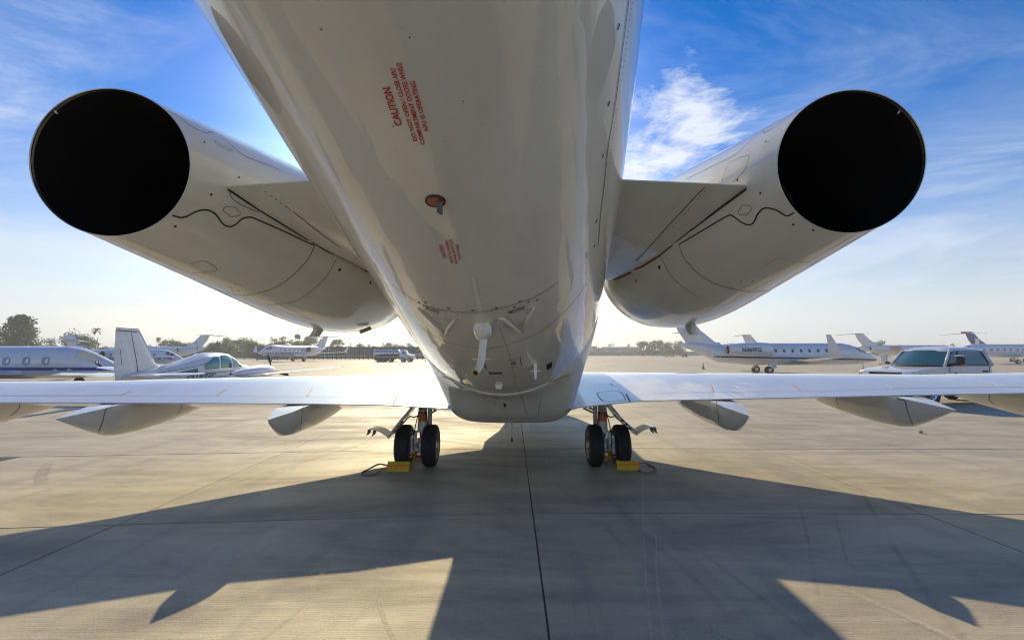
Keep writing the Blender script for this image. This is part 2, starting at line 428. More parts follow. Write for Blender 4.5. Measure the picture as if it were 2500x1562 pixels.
strip('taxi_line', gp((650, 892), (820, 889), (1000, 887)), .4, M_LINE, .006)
strip('runway_edge', [(-900, 330), (1200, 330)], 34, pm('runway_surface', (.33, .30, .25), .8, var=(.03, .15)), .02)
strip('dry_verge', [(-1500, 470), (1800, 470)], 180, M_GRASS, .03)
strip('dry_verge', [(90, 255), (700, 255)], 26, pm('straw_verge', (.55, .42, .16), .9, var=(.05, .3)), .04)
strip('lawn', [(-700, 190), (-112, 190)], 60, pm('green_verge', (.10, .15, .04), .95, var=(.04, .3)), .03)
def scuff(name, col, a):
    m = bpy.data.materials.new(name); m.use_nodes = True; k = NT(m.node_tree)
    out = k.n('ShaderNodeOutputMaterial'); s_ = k.n('ShaderNodeBsdfPrincipled', i_Roughness=.85); k.set(s_, 'Base Color', c4(col))
    p = k.n('ShaderNodeNewGeometry').outputs['Position']
    f = k.math('MULTIPLY', k.ramp(k.noise(k.mapping(p, scale=(1, .7, 1)), 1.6, 6, .7), [(.38, 0), (.66, 1)]), k.ramp(k.noise(p, 30, 3, .7), [(.3, .2), (.6, 1)]))
    k.set(s_, 'Alpha', k.math('MULTIPLY', f, a)); k.t.links.new(s_.outputs[0], out.inputs[0]); return m
M_SCD = scuff('rubber_scuff', (.08, .08, .08), .24); M_SCP = scuff('pale_scuff', (.72, .66, .52), .6)
for pp_, w, m in (([(2090, 1180), (2180, 1330), (2262, 1450), (2350, 1560)], .09, M_SCD), ([(1950, 1230), (1975, 1330), (1995, 1450)], .06, M_SCD), ([(2035, 1240), (2070, 1380)], .05, M_SCD),
                  ([(1420, 1160), (1560, 1290), (1700, 1420), (1830, 1560)], .12, M_SCD), ([(1600, 1260), (1780, 1400), (1990, 1560)], .07, M_SCD), ([(1300, 1130), (1480, 1290), (1600, 1400)], .10, M_SCD),
                  ([(1566, 1110), (1571, 1300), (1578, 1430), (1590, 1560)], .05, M_SCP), ([(1600, 1300), (1606, 1430), (1622, 1560)], .04, M_SCP),
                  ([(926, 1368), (922, 1440), (938, 1510), (965, 1561)], .065, M_SCP), ([(800, 1375), (745, 1470), (640, 1560)], .08, M_SCP), ([(2040, 1430), (2200, 1500), (2330, 1561)], .10, M_SCP),
                  ([(112, 1130), (92, 1165), (100, 1195)], .14, M_SCD), ([(128, 1128), (110, 1165), (120, 1200)], .10, M_SCD), ([(700, 1290), (900, 1240), (1150, 1200)], .05, M_SCD),
                  ([(560, 1180), (760, 1120), (900, 1080)], .10, M_SCP), ([(1300, 1100), (1330, 1120), (1345, 1150)], .08, M_SCP), ([(1760, 1010), (1850, 1050), (2020, 1075)], .35, M_SCP), ([(1560, 1040), (1700, 1058), (1900, 1062)], .3, M_SCP)):
    strip('tyre_scuff', [tuple(gr(*q)[:2]) for q in cr(pp_, 8)], w*.6, m, .0045+random.random()*.001)
M_IDX = pm('faded_orange_mark', (.70, .36, .22), .5)
# ------------------------------------------------------------------ the business jet overhead
JET = wthing('business_jet', 'large white twin engine business jet seen from right under its tail', 'airplane', (0, 7.9, 0))
def sup(cx, Y, cz, a, b, n=48, e=2.0, eb=None):
    r = []
    for j in range(n):
        t = 2*pi*j/n; c, s_ = cos(t), sin(t); ee = e if (s_ >= 0 or eb is None) else eb
        r.append(Vector((cx+a*math.copysign(abs(c)**(2/ee), c), Y, cz+b*math.copysign(abs(s_)**(2/ee), s_))))
    return r
# fuselage stations: Y, underside height, radius, centre x
K = [-.2, 1, 2.2, 3.4, 4.6, 5.75]
pb = np.polyfit(K, [3.294, 2.892, 2.501, 2.109, 1.722, 1.375], 4)
pr = np.polyfit(K, [.694, .837, .975, 1.089, 1.165, 1.236], 4)
px_ = np.polyfit(K, [-.519, -.418, -.329, -.251, -.183, -.115], 4)
st = [(-2.2, 3.98, .30, -.66), (-1.7, 3.82, .40, -.62), (-1.2, 3.66, .5, -.59), (-.7, 3.47, .60, -.56)]
for Y in np.linspace(-.2, 5.75, 34): st.append((Y, np.polyval(pb, Y), np.polyval(pr, Y), np.polyval(px_, Y)))
st += [(6.2, 1.27, 1.26, -.09), (7, 1.16, 1.29, -.05), (8.5, 1.12, 1.3, 0), (12, 1.1, 1.3, .1), (15, 1.12, 1.29, .2), (16.5, 1.2, 1.18, .24), (17.6, 1.32, .98, .27), (18.6, 1.5, .68, .3), (19.2, 1.68, .38, .32), (19.5, 1.85, .12, .33)]
fus = MB().loft([sup(x, Y, b+1.05*r, r, 1.05*r, 96) for Y, b, r, x in st])
FUS = fus.build('fuselage', M_PAINT, JET, True, angle=50); T_F = fus.bvh()
# belly fairing
bs = [(5.66, 1.395, 1.236, 0), (5.75, 1.37, 1.2, .06), (5.9, 1.31, 1.10, .22), (6.05, 1.25, 1.03, .42), (6.25, 1.16, .985, .65), (6.5, 1.03, .968, .86), (6.75, .93, .965, 1), (6.98, .862, .965, 1), (7.12, .834, .965, 1), (7.3, .822, .965, 1), (9, .80, .97, 1), (12, .80, .97, 1), (13.2, .92, .8, 1), (13.9, 1.12, .5, 1)]
brs = []
for Y, b_, w, s_ in bs:
    box = sup(-.015, Y, 2.0, w*1.015, 2.0-b_, 96, 2.0, 5.5)
    fb_, frr, fx_ = (float(np.polyval(q_, min(Y, 5.75))) for q_ in (pb, pr, px_))
    cir = sup(fx_, Y, fb_+1.05*frr-.012, frr-.012, 1.05*frr, 96)
    brs.append([c_.lerp(d_, s_) for c_, d_ in zip(cir, box)])
bf = MB().loft(brs)
BEL = bf.build('belly_fairing', M_PAINT, JET, True, angle=50); T_B = bf.bvh()
BODY = [T_F, T_B]
# fin and stabiliser, above the frame
fin = MB().loft([[Vector((-.5+sx*t, y, z)) for sx, y in ((0, y0), (1, y0+(y1-y0)*.35), (.6, y0+(y1-y0)*.75), (0, y1), (-.6, y0+(y1-y0)*.75), (-1, y0+(y1-y0)*.35))] for z, y0, y1, t in ((4.4, -2.0, 2.8, .16), (7.2, -3.4, -.6, .11))])
fin.build('tail_fin', M_PAINT, JET, True, angle=40)
stb = MB().loft([[Vector((-.55+x, y0+(y1-y0)*f, 7.25+tz*t)) for f, tz in ((0, 0), (.3, 1), (.7, .8), (1, 0), (.7, -.5), (.3, -.5))] for x, y0, y1, t in ((-3.1, -4.3, -3.3, .05), (0, -3.6, -1.2, .12), (3.1, -4.3, -3.3, .05))])
stb.build('stabilizer', M_PAINT, JET, True, angle=40)

# nacelles
TT = [0, .15, .35, .55, .75, .9, .97, 1.]; RR = [.461, .541, .663, .768, .839, .797, .689, .585]
pn = np.polyfit(TT[:6], RR[:6], 4)
T_N = []
def nacelle(n0, fr, yaw, pit, side):
    n0 = Vector(n0); fr = Vector(fr); rings = []; N = 96
    Rn = Matrix.Rotation(yaw, 3, 'Z') @ Matrix.Rotation(-pit, 3, 'X')
    ts = list(np.linspace(0, .9, 30))+[.92, .94, .96, .975, .985, .993, 1.0]
    def rad(t):
        if t <= .9: return float(np.polyval(pn, t))
        q = (t-.9)/.1; return .62+(float(np.polyval(pn, .9))-.62)*sqrt(max(0, 1-q**2.4))
    for t in ts:
        f = max(0, 1-t/.2); R = rad(t); c = n0.lerp(fr, t); ring = []
        for j in range(N):
            p = Vector((cos(2*pi*j/N), 0, sin(2*pi*j/N)))*R
            q = Rn @ p; ring.append(c+p.lerp(q, f))
        rings.append(ring)
    mb = MB().loft(rings, False)
    o = mb.build('engine_nacelle', M_PAINT, JET, True); T = mb.bvh(); T_N.append(T)
    # thin bright lip, then the sooty liner running inwards to a closed mixer and cone
    lip = [rings[0]]
    def rng(d, r): return [n0+(fr-n0).normalized()*d+(Rn @ Vector((cos(2*pi*j/N)*r, 0, sin(2*pi*j/N)*r))) for j in range(N)]
    MB().loft([rng(0, .461), rng(-.004, .4585), rng(0, .4555), rng(.02, .4545)], False).build('nozzle_lip', M_STEEL, o, True)
    MB().loft([rng(.002, .455), rng(.3, .46), rng(1.0, .50), rng(1.7, .47)], False).build('exhaust_liner', M_BURNT, o, True)
    MB().loft([rng(1.69, .48), rng(1.7, .30)], False).build('bypass_duct_end', M_BURNT, o)
    MB().loft([rng(1.65, .31), rng(1.0, .30), rng(.95, .285), rng(1.0, .27), rng(1.65, .25)], False).build('core_nozzle', M_BURNT, o, True)
    MB().loft([rng(1.64, .25), rng(1.45, .2), rng(1.0, .09), rng(.85, .01)], True).build('exhaust_cone', M_BURNT, o, True)
    MB().loft([rng(1.645, .32), rng(1.646, .005)], True).build('turbine_face', M_BURNT, o)
    a = fr; ax = (fr-n0).normalized()
    MB().loft([[a-ax*d+Vector((cos(2*pi*j/40)*r, 0, sin(2*pi*j/40)*r)) for j in range(40)] for d, r in ((0, .585), (.15, .56), (.8, .56))], True).build('intake_duct', M_STEEL, o, True)
    return o, T
NL, T_NL = nacelle((-2.486, 2.744, 3.083), (-2.032, 6.308, 2.976), .108, -.062, -1)
NR, T_NR = nacelle((2.196, 2.868, 3.139), (1.945, 6.204, 3.03), -.076, -.103, 1)
# small tab on each nozzle rim
for o, n0, ang, yw in ((NL, Vector((-2.486, 2.744, 3.083)), 2.40, .108), (NR, Vector((2.196, 2.868, 3.139)), .80, -.076)):
    d = Matrix.Rotation(yw, 3, 'Z') @ Vector((cos(ang), 0, sin(ang)))
    MB().tube([n0+d*.462+Vector((0, .0, 0)), n0+d*.43+Vector((0, -.01, 0))], .006, 6).build('nozzle_tab', M_WHITE, o)

# pylons: flat wedges ruled between the junction line on the nacelle and the fuselage flank
def pylon(npx, fpx, TN):
    mb = MB(); rings = []; n = len(npx)
    for i, (q, f) in enumerate(zip(npx, fpx)):
        N_ = cast(q[0], q[1], [TN])[0]; Fp = at(f[0], f[1], N_.y+.03)
        out = N_+(N_-Fp).normalized()*.14; inn = Fp+(Fp-N_).normalized()*.25
        tk = (.008, .05, .10, .12, .12)[i]
        rings.append([out, N_, N_.lerp(Fp, .33), N_.lerp(Fp, .66), Fp, inn]+[v+Vector((0, 0, tk)) for v in (inn, Fp, N_, out)])
    mb.loft(rings); return mb.build('pylon', M_PAINT, JET, True, angle=40), mb.bvh()
PL, T_PL = pylon([(550, 456), (633, 512), (770, 597), (823, 625), (893, 660)], [(770, 442), (835, 520), (880, 600), (905, 640), (930, 672)], T_NL)
PR, T_PR = pylon([(1826, 454), (1704, 549), (1613, 621), (1552, 659), (1497, 684)], [(1505, 440), (1490, 530), (1478, 605), (1468, 645), (1455, 680)], T_NR)
allL = [T_NL]; 
z1 = lambda pts, ox, oy, sc: [(ox+x/sc, oy+y/sc) for x, y in pts]
# left nacelle lines
ribbon('cowl_seam', z1([(75, 285), (180, 305), (300, 250), (400, 237), (480, 280), (540, 360), (600, 390), (660, 370), (720, 320), (790, 303), (860, 325), (1100, 430), (1300, 525), (1386, 562)], 400, 450, 3.78), .0105, M_DARK, NL, allL)
ribbon('cowl_seam', z1([(1390, 565), (1330, 690), (1200, 830), (1050, 940), (880, 1000), (720, 1020), (560, 1005)], 400, 450, 3.78), .007, M_SEAM, NL, allL)
ribbon('sealant_line', z1([(1590, 690), (1500, 850), (1350, 990), (1200, 1080), (950, 1115)], 400, 450, 3.78), .008, M_SEALY, NL, allL)
hexp = [(545, 230), (570, 205), (650, 205), (708, 262), (690, 290), (620, 300), (548, 245), (545, 230)]
ribbon('access_panel_edge', z1(hexp, 400, 450, 3.78), .004, M_SEAM, NL, allL, 0)
ribbon('access_panel_edge', z1([(240, 735), (330, 708), (400, 712), (486, 775), (470, 795), (400, 805), (250, 820)], 400, 450, 3.78), .004, M_SEAM, NL, allL, 2)
ribbon('access_panel_edge', z1([(612, 70), (612, 100), (640, 140), (700, 182), (850, 248), (880, 240)], 400, 450, 3.78), .005, M_SEAM, NL, allL, 3)
ribbon('cowl_seam', z1([(1325, 278), (1480, 350), (1600, 440), (1720, 497), (1770, 490), (1850, 520), (1950, 610), (2050, 690), (2200, 750), (2350, 810)], 0, 180, 3.436), .004, M_SEAM, NL, allL)
ribbon('access_panel_edge', z1([(1800, 560), (1860, 600), (1950, 645), (1900, 640), (1820, 595), (1800, 560)], 0, 180, 3.436), .003, M_SEAM, NL, allL, 3)
ar = [T_NR]; Z = lambda p: z1(p, 1450, 180, 2.362)
ribbon('cowl_seam', Z([(1155, 800), (1110, 818), (1050, 785), (985, 775), (945, 810), (920, 860), (885, 870), (845, 852), (800, 820), (770, 820), (650, 890), (490, 985)]), .0105, M_DARK, NR, ar)
ribbon('cowl_seam', Z([(490, 985), (520, 1060), (600, 1150), (700, 1210), (800, 1240), (900, 1255), (1000, 1250)]), .007, M_SEAM, NR, ar)
ribbon('sealant_line', Z([(390, 1060), (430, 1140), (500, 1220), (590, 1275)]), .008, M_SEALY, NR, ar)
ribbon('access_panel_edge', Z([(832, 795), (855, 758), (905, 760), (912, 780), (882, 815), (840, 812), (832, 795)]), .004, M_SEAM, NR, ar, 0)
ribbon('cowl_seam', Z([(1190, 205), (1100, 270), (990, 340), (970, 335), (900, 390), (810, 470), (650, 550), (530, 610)]), .005, M_SEAM, NR, ar)
ribbon('access_panel_edge', Z([(738, 625), (760, 560), (780, 515), (890, 470), (880, 530), (860, 575), (800, 625)]), .003, M_SEAM, NR, ar, 2)
ribbon('access_panel_edge', Z([(985, 1110), (1060, 1062), (1150, 1080), (1250, 1085)]), .003, M_SEAM, NR, ar, 3)
def dot(px, py, r, mat, parent, trees, name='drain_hole'):
    h = cast(px, py, trees)
    if not h: return
    p, n = h; u = n.orthogonal().normalized(); w = n.cross(u)
    MB().add([p+n*.004+(u*cos(a*pi/5)+w*sin(a*pi/5))*r for a in range(10)]+[p+n*.004], [(i, (i+1) % 10, 10) for i in range(10)]).build(name, mat, parent)
for q in ((105, 387), (434, 95), (1290, 487)): dot(400+q[0]/3.78, 450+q[1]/3.78, .008, M_BLACK, NL, allL)
for q in ((1712, 577), (2002, 870), (1768, 1014)): dot(q[0]/3.436, 180+q[1]/3.436, .007, M_BLACK, NL, allL)
for q in ((370, 828), (523, 930), (655, 919), (622, 951), (758, 969), (634, 980), (600, 996), (902, 1106), (957, 1131), (690, 980)): dot(400+q[0]/3.78, 450+q[1]/3.78, .006, M_SEAM, NL, allL, 'fastener')
for q in ((1150, 868), (1265, 900), (961, 689), (991, 394), (828, 614)): dot(1450+q[0]/2.362, 180+q[1]/2.362, .008, M_BLACK, NR, ar)
for q in ((1063, 1137), (996, 1203), (916, 1194), (921, 1214), (866, 1226), (800, 1228), (850, 1198), (790, 1224), (940, 1232), (809, 1310)): dot(1450+q[0]/2.362, 180+q[1]/2.362, .006, M_SEAM, NR, ar, 'fastener')
for nac, tr, q in ((NL, allL, [(828, 655), (834, 656), (830, 662), (825, 661)]), (NR, ar, [(1608, 648), (1613, 648), (1612, 657), (1607, 656)]), (NL, allL, [(903, 687), (906, 686), (905, 693), (902, 694)]), (NR, ar, [(1551, 683), (1553, 682), (1554, 689), (1552, 689)])):
    patch('vent_slot', q, M_BLACK, nac, tr)
# pylon joints: dark gap against the nacelle, red seal further forward, hinge line with fasteners
lp = [T_NL, T_PL]; rp = [T_NR, T_PR]
ribbon('pylon_gap', z1([(590, 48), (880, 235), (1400, 555), (1600, 662)], 400, 450, 3.78), .016, M_DARK, PL, lp, 4)
ribbon('pylon_seal', z1([(1600, 662), (1885, 803)], 400, 450, 3.78), .03, M_REDSEAL, PL, lp, 4)
ribbon('panel_joint', z1([(880, 0), (1150, 215), (1400, 415), (1650, 600), (1800, 700)], 400, 450, 3.78), .006, M_DARK, PL, lp, 4)
ribbon('pylon_gap', Z([(880, 665), (600, 872), (385, 1042)]), .018, M_DARK, PR, rp, 4)
ribbon('pylon_seal', Z([(385, 1042), (240, 1130), (110, 1190)]), .03, M_REDSEAL, PR, rp, 4)
ribbon('panel_joint', Z([(660, 632), (500, 800), (300, 1020), (245, 1080)]), .006, M_DARK, PR, rp, 4)
for q in ((940, 68), (990, 104), (1035, 140), (1080, 172), (1125, 208), (1160, 235), (1235, 293), (1270, 320), (1340, 374), (1375, 400), (1405, 424)): dot(400+q[0]/3.78, 450+q[1]/3.78, .006, M_SEAM, PL, lp, 'fastener')
for q in ((640, 680), (615, 705), (598, 722), (560, 765), (545, 780), (525, 805), (490, 840), (475, 858), (455, 880)): dot(1450+q[0]/2.362, 180+q[1]/2.362, .006, M_SEAM, PR, rp, 'fastener')
# drain pipes under the nacelles
def pipe(name, pts, r, mat, parent, cap=True):
    return MB().tube(pts, r, 14, cap).build(name, mat, parent, True, angle=50)
a = at(780, 796, 5.3); b = at(778, 822, 5.3)
MB().loft([[a+Vector((x, y, .06)) for x, y in ((-.02, -.12), (.02, -.12), (.03, .05), (-.03, .05))], [a+Vector((x, y, -.05)) for x, y in ((-.03, -.1), (.02, -.1), (.03, .05), (-.03, .05))], [b+Vector((x-.02, y, 0)) for x, y in ((-.04, -.12), (.015, -.12), (.025, 0), (-.03, 0))]]).build('drain_mast', M_GREYM, NL, True, angle=40)
a = at(1683, 790, 5.3); b = at(1687, 818, 5.3)
MB().loft([[a+Vector((x, y, .08)) for x, y in ((-.02, -.12), (.025, -.12), (.03, .05), (-.03, .05))], [a+Vector((x, y, -.05)) for x, y in ((-.02, -.1), (.025, -.1), (.03, .05), (-.03, .05))], [b+Vector((x, y, 0)) for x, y in ((-.03, -.12), (.03, -.12), (.03, 0), (-.02, 0))]]).build('drain_mast', M_GREYM, NR, True, angle=40)
pipe('overboard_pipe', [at(904, 801, 5.6), at(880, 810, 5.5)], [.024, .024], M_SEALY, NL)
# fuselage lines (traced) and marks
z5 = lambda p: z1(p, 950, 680, 3.6)
ribbon('skin_joint', z5([(30, 60), (130, 130), (250, 208), (330, 240), (530, 285), (740, 296), (900, 275), (1100, 225), (1300, 150), (1500, 20)]), .006, M_SEAM, FUS, [T_F])
ribbon('skin_joint', z5([(1740, 30), (1640, 180), (1500, 330), (1300, 480), (1100, 560), (950, 600), (800, 612), (600, 580), (450, 530), (240, 400)]), .006, M_SEAM, FUS, [T_F])
ribbon('skin_joint', z5([(975, 430), (1005, 520), (1050, 640), (1100, 860), (1110, 925)]), .0025, M_SEAM, FUS, [T_F])
ribbon('skin_joint', [(1534, 0), (1517, 134), (1499, 268), (1484, 357), (1475, 446), (1466, 520), (1460, 600)], .006, M_SEAM, FUS, [T_F])
ribbon('lip_seal', z5([(470, 860), (560, 890), (700, 935), (850, 960), (1000, 965), (1150, 955), (1300, 930), (1450, 890), (1560, 855), (1610, 830)]), .016, M_SEALY, FUS, BODY, 6, .006)
for q in ((265, 208), (320, 205), (525, 258), (735, 276), (942, 254), (1148, 196), (1225, 201), (1300, 186), (1100, 248)): dot(950+q[0]/3.6, 680+q[1]/3.6, .011, M_SEAM, FUS, [T_F], 'skin_drain')
for i in range(26):
    x = 200+i*50; y = float(np.interp(x, [200, 330, 530, 740, 900, 1100, 1300, 1500], [175, 258, 303, 314, 295, 245, 170, 40])); dot(950+x/3.6, 680+y/3.6, .004, M_SEAM, FUS, [T_F], 'rivet')
for q in ((940, 370), (1010, 408), (1035, 420), (605, 360), (865, 634), (350, 370)): dot(950+q[0]/3.6, 680+q[1]/3.6, .008, M_SEAM, FUS, [T_F], 'skin_drain')
for q in ((120, 70), (75, 190)): pass
for q, l in (((1512, 58), 16), ((1488, 247), 12), ((1473, 376), 9), ((1457, 536), 8), ((1452, 597), 7)):
    ribbon('vent_slot', [q, (q[0]-l*.35, q[1]+l)], .011, M_BLACK, FUS, [T_F], 3)
for i_ in range(34):
    t_ = i_/33; q = cr([(1541, 8), (1524, 134), (1506, 268), (1491, 357), (1482, 446)], 9)[min(35, int(t_*35))]; dot(q[0], q[1], .0035, M_SEAM, FUS, [T_F], 'rivet')
for q in ((785, 71), (1130, 246), (762, 560), (960, 307), (2*500, 90)): dot(q[0], q[1], .003, M_SEAM, FUS, [T_F], 'rivet')
# pale run-off streaks either side of the drain
M_STREAK = pm('dried_streak', (.80, .78, .70), .4)
ribbon('sealant_streak', z5([(728, -30), (745, 20), (770, 140), (795, 260), (820, 430)]), .028, M_STREAK, FUS, [T_F])
# caution stencils
zb = lambda p: z1(p, 850, 100, 2.52)
for s_, q in (('CAUTION', [(335, 517), (260, 281), (210, 288), (290, 520)]),
              ('DO NOT OPEN / CLOSE APU', [(426, 611), (289, 165), (257, 169), (401, 615)]),
              ('COMPARTMENT DOORS WHILE', [(474, 632), (328, 130), (294, 135), (448, 637)]),
              ('APU IS OPERATING', [(495, 553), (411, 243), (380, 250), (469, 558)])):
    decal_text(s_, zb(q), M_RED, FUS, [T_F], bold=.022)
for s_, q in (('CAUTION', [(606, 1331), (581, 1252), (556, 1256), (583, 1335)]),
              ('ENSURE ALL FASTENERS', [(647, 1362), (611, 1225), (596, 1228), (632, 1366)]),
              ('FOR PANEL ARE IN STALLED', [(676, 1368), (636, 1215), (620, 1218), (660, 1372)]),
              ('PRIOR TO FLIGHT', [(694, 1340), (679, 1248), (661, 1250), (681, 1344)])):
    decal_text(s_, zb(q), M_RED, FUS, [T_F], bold=.016)
decal_text('DO NOT', z5([(1045, 303), (1200, 249), (1195, 232), (1038, 285)]), M_BLACK, FUS, [T_F], bold=.0)
decal_text('BLOCK', z5([(1062, 308), (1198, 269), (1194, 251), (1054, 291)]), M_BLACK, FUS, [T_F], bold=.0)
decal_text('DO NOT', z5([(298, 248), (440, 295), (446, 280), (302, 233)]), M_BLACK, FUS, [T_F], bold=.0)
decal_text('BLOCK', z5([(318, 266), (442, 311), (447, 297), (326, 252)]), M_BLACK, FUS, [T_F], bold=.0)
M_RECESS = pm('inlet_recess_shade', (.56, .55, .50), .5)  # grey paints the shade of a hollow onto a flat patch
# flush triangular inlets with raised curved lips
for tri, l1, l2 in (([(255, 255), (573, 365), (490, 484)], [(490, 484), (525, 430), (573, 365)], [(255, 255), (370, 365), (490, 484)]),
                    ([(960, 345), (1275, 248), (1165, 480)], [(960, 345), (1010, 355), (1090, 425), (1165, 480)], [(1275, 248), (1215, 350), (1180, 470)])):
    q = z5(tri); e = []
    for i in range(3):
        a, b = np.array(q[i]), np.array(q[(i+1) % 3])
        for j in range(6): e.append(a+(b-a)*j/6)
    patch('inlet', e, M_RECESS, FUS, [T_F], .002)
    for l in (l1, l2):
        hs = [cast(p[0], p[1], [T_F]) for p in cr(z5(l), 5)]; n = len(hs)
        MB().tube([h[0]+h[1]*.004 for h in hs], [.016*sin(pi*(i+.6)/(n+.4))+.003 for i in range(n)], 8).build('inlet_lip', M_PAINT, FUS, True)
# bottom beacon well with two drain tubes
hb = cast(1063, 490, [T_F]); p, n = hb
u = Vector((1, 0, 0)); u = (u-n*u.dot(n)).normalized(); w = n.cross(u)
el = [p+n*.003+(u*cos(t)*.043+w*sin(t)*.040) for t in [2*pi*i/36 for i in range(36)]]
MB().add(el+[e+n*.004-(e-p)*.16 for e in el], [tuple(range(36, 72))]+[(i, (i+1) % 36, (i+1) % 36+36, i+36) for i in range(36)]).build('drain_well', M_BUMPER, FUS)
MB().tube([e+n*.001 for e in el]+[el[0]+n*.001], .003, 6, False).build('drain_well_rim', M_BLACK, FUS, True)
c0 = p+u*.012-w*.0
for dx in (0, .010):
    e = MB().tube([c0+u*dx, c0+u*dx+Vector((0, .02, -.048-dx*.9))], .0085, 12).build('drain_tube', M_BRAKE, FUS, True, angle=40)
    MB().tube([c0+u*dx+Vector((0, .0202, -.0485-dx*.9)), c0+u*dx+Vector((0, .0204, -.0492-dx*.9))], .007, 12).build('tube_opening', M_BLACK, e)
# white ram-air drain pipe hanging from a scooped housing
h0 = cast(1179, 806, [T_F])[0]; Yh = h0.y
hc = at(1180, 822, Yh-.02)
rings = []
for t_, sx, sz in ((.0, .012, .02), (.12, .04, .045), (.35, .058, .07), (.6, .070, .082), (.85, .072, .082), (.97, .064, .07), (1.0, .05, .05)):
    c = Vector((at(1180, 806, Yh).x, Yh+.16-.30*t_, lerp([0, 1], [h0.z-.05, h0.z+.02], t_)))
    rings.append([c+Vector((sx*cos(a), 0, -sz*abs(sin(a)) if sin(a) < 0 else .05*sin(a))) for a in [2*pi*i/24 for i in range(24)]])
MB().loft(rings).build('pipe_housing', M_PAINT, FUS, True, angle=40)
pt = [at(1181, 826, Yh-.06), at(1178, 850, Yh-.07), at(1176, 876, Yh-.09), at(1172, 893, Yh-.11), at(1165, 905, Yh-.15), at(1161, 910, Yh-.18)]
pp = MB().tube(pt, [.030, .029, .027, .026, .0245, .024], 20).build('overboard_pipe', M_PAINT, FUS, True, angle=40)
d = (pt[-1]-pt[-2]).normalized(); MB().tube([pt[-1]+d*.001, pt[-1]+d*.002], .019, 16).build('pipe_opening', M_BLACK, pp)
MB().tube([pt[-1]-d*.004, pt[-1]+d*.0015], .0248, 20).build('pipe_rim', M_SIGNY, pp)
MB().box(at(1176, 877, Yh-.09), (.13, .02, .006)).build('pipe_bracket', M_PAINT, pp)
# small marks under the belly
P = lambda *q: z5(q)
patch('vent_slot', P((1382, 755), (1432, 730), (1430, 780), (1386, 804)), M_BLACK, FUS, BODY)
patch('vent_slot', P((868, 819), (990, 819), (997, 840), (882, 840)), M_SEAM, FUS, BODY)
patch('vent_slot', P((833, 750), (842, 750), (856, 790), (848, 792)), M_BLACK, FUS, BODY)
patch('vent_slot', P((1002, 1098), (1022, 1095), (1030, 1124), (1010, 1126)), M_BLACK, BEL, BODY)
for a, b in (((1040, 717), (1122, 704)), ((1058, 776), (1134, 763)), ((1150, 685), (1163, 765))): ribbon('placard_frame', P(a, b), .006, M_DARK, FUS, BODY, 4)
decal_text('H', P((1070, 752), (1083, 750), (1083, 734), (1070, 736)), M_DARK, FUS, BODY)
decal_text('B', P((1086, 755), (1097, 753), (1097, 728), (1086, 730)), M_DARK, FUS, BODY)
decal_text('I', P((1100, 750), (1111, 748), (1111, 728), (1100, 730)), M_DARK, FUS, BODY)
for a, b in (((832, 1014), (843, 1058)), ((935, 1018), (945, 1062))): ribbon('placard_frame', P(a, b), .007, M_RED, BEL, BODY, 4)
for a, b in (((840, 1014), (872, 1017)), ((900, 1020), (935, 1020))): ribbon('placard_frame', P(a, b), .003, M_RED, BEL, BODY, 4)
for y in (1034, 1046): 
    for x in (868, 884, 900): ribbon('placard_line', P((x, y), (x+10, y+1)), .006, M_RED, BEL, BODY, 2)
dot(950+935/3.6, 680+1089/3.6, .014, M_SEAM, BEL, BODY, 'skin_drain')
ribbon('skin_joint', P((955, 1136), (1080, 1136)), .004, M_SEAM, BEL, BODY, 4)
ribbon('skin_joint', P((1140, 975), (1170, 1060), (1210, 1190)), .005, M_SEAM, BEL, BODY)
ribbon('skin_joint', P((1340, 1060), (1320, 1130), (1310, 1200)), .005, M_SEAM, BEL, BODY)
ribbon('skin_joint', P((530, 1210), (800, 1222), (1100, 1226), (1400, 1215), (1600, 1190)), .008, M_SEALY, BEL, BODY)
# blade antenna beside the belly lip and probe hanging below
h = cast(1306, 893, BODY)[0]
MB().loft([[h+Vector((x, y, .03)) for x, y in ((-.02, -.09), (.02, -.09), (.02, .09), (-.02, .09))], [h+Vector((x, y, -.13)) for x, y in ((-.008, -.11), (.008, -.11), (.008, .0), (-.008, .0))]]).build('blade_antenna', M_PAINT, FUS, True, angle=30)
MB().box(h+Vector((0, 0, -.05)), (.11, .03, .012)).build('antenna_base', M_PAINT, FUS)
hp = at(1250, 1012, 7.2)
pr_ = MB().tube([hp+Vector((0, 0, .12)), hp, at(1250, 1070, 7.2)], [.018, .016, .012], 12).build('probe', M_GREYM, BEL, True)
MB().tube([at(1250, 1069, 7.2), at(1250, 1078, 7.2)], .013, 10).build('probe_tip', M_BLACK, pr_, True)
MB().box(at(1250, 1048, 7.2), (.05, .03, .012)).build('probe_collar', M_GREYM, pr_)
MB().tube([at(1237, 1030, 7.2), at(1237, 1044, 7.2)], .008, 8).build('drain_tube', M_GREYM, BEL, True)
hh = cast(1218, 941, BODY)[0]
MB().loft([[hh+Vector((x, y, .03)) for x, y in ((-.05, -.03), (.05, -.03), (.05, .03), (-.05, .03))], [hh+Vector((x, y, -.035)) for x, y in ((-.03, -.03), (.03, -.03), (.03, .03), (-.03, .03))]]).build('tow_fitting', M_PAINT, BEL)

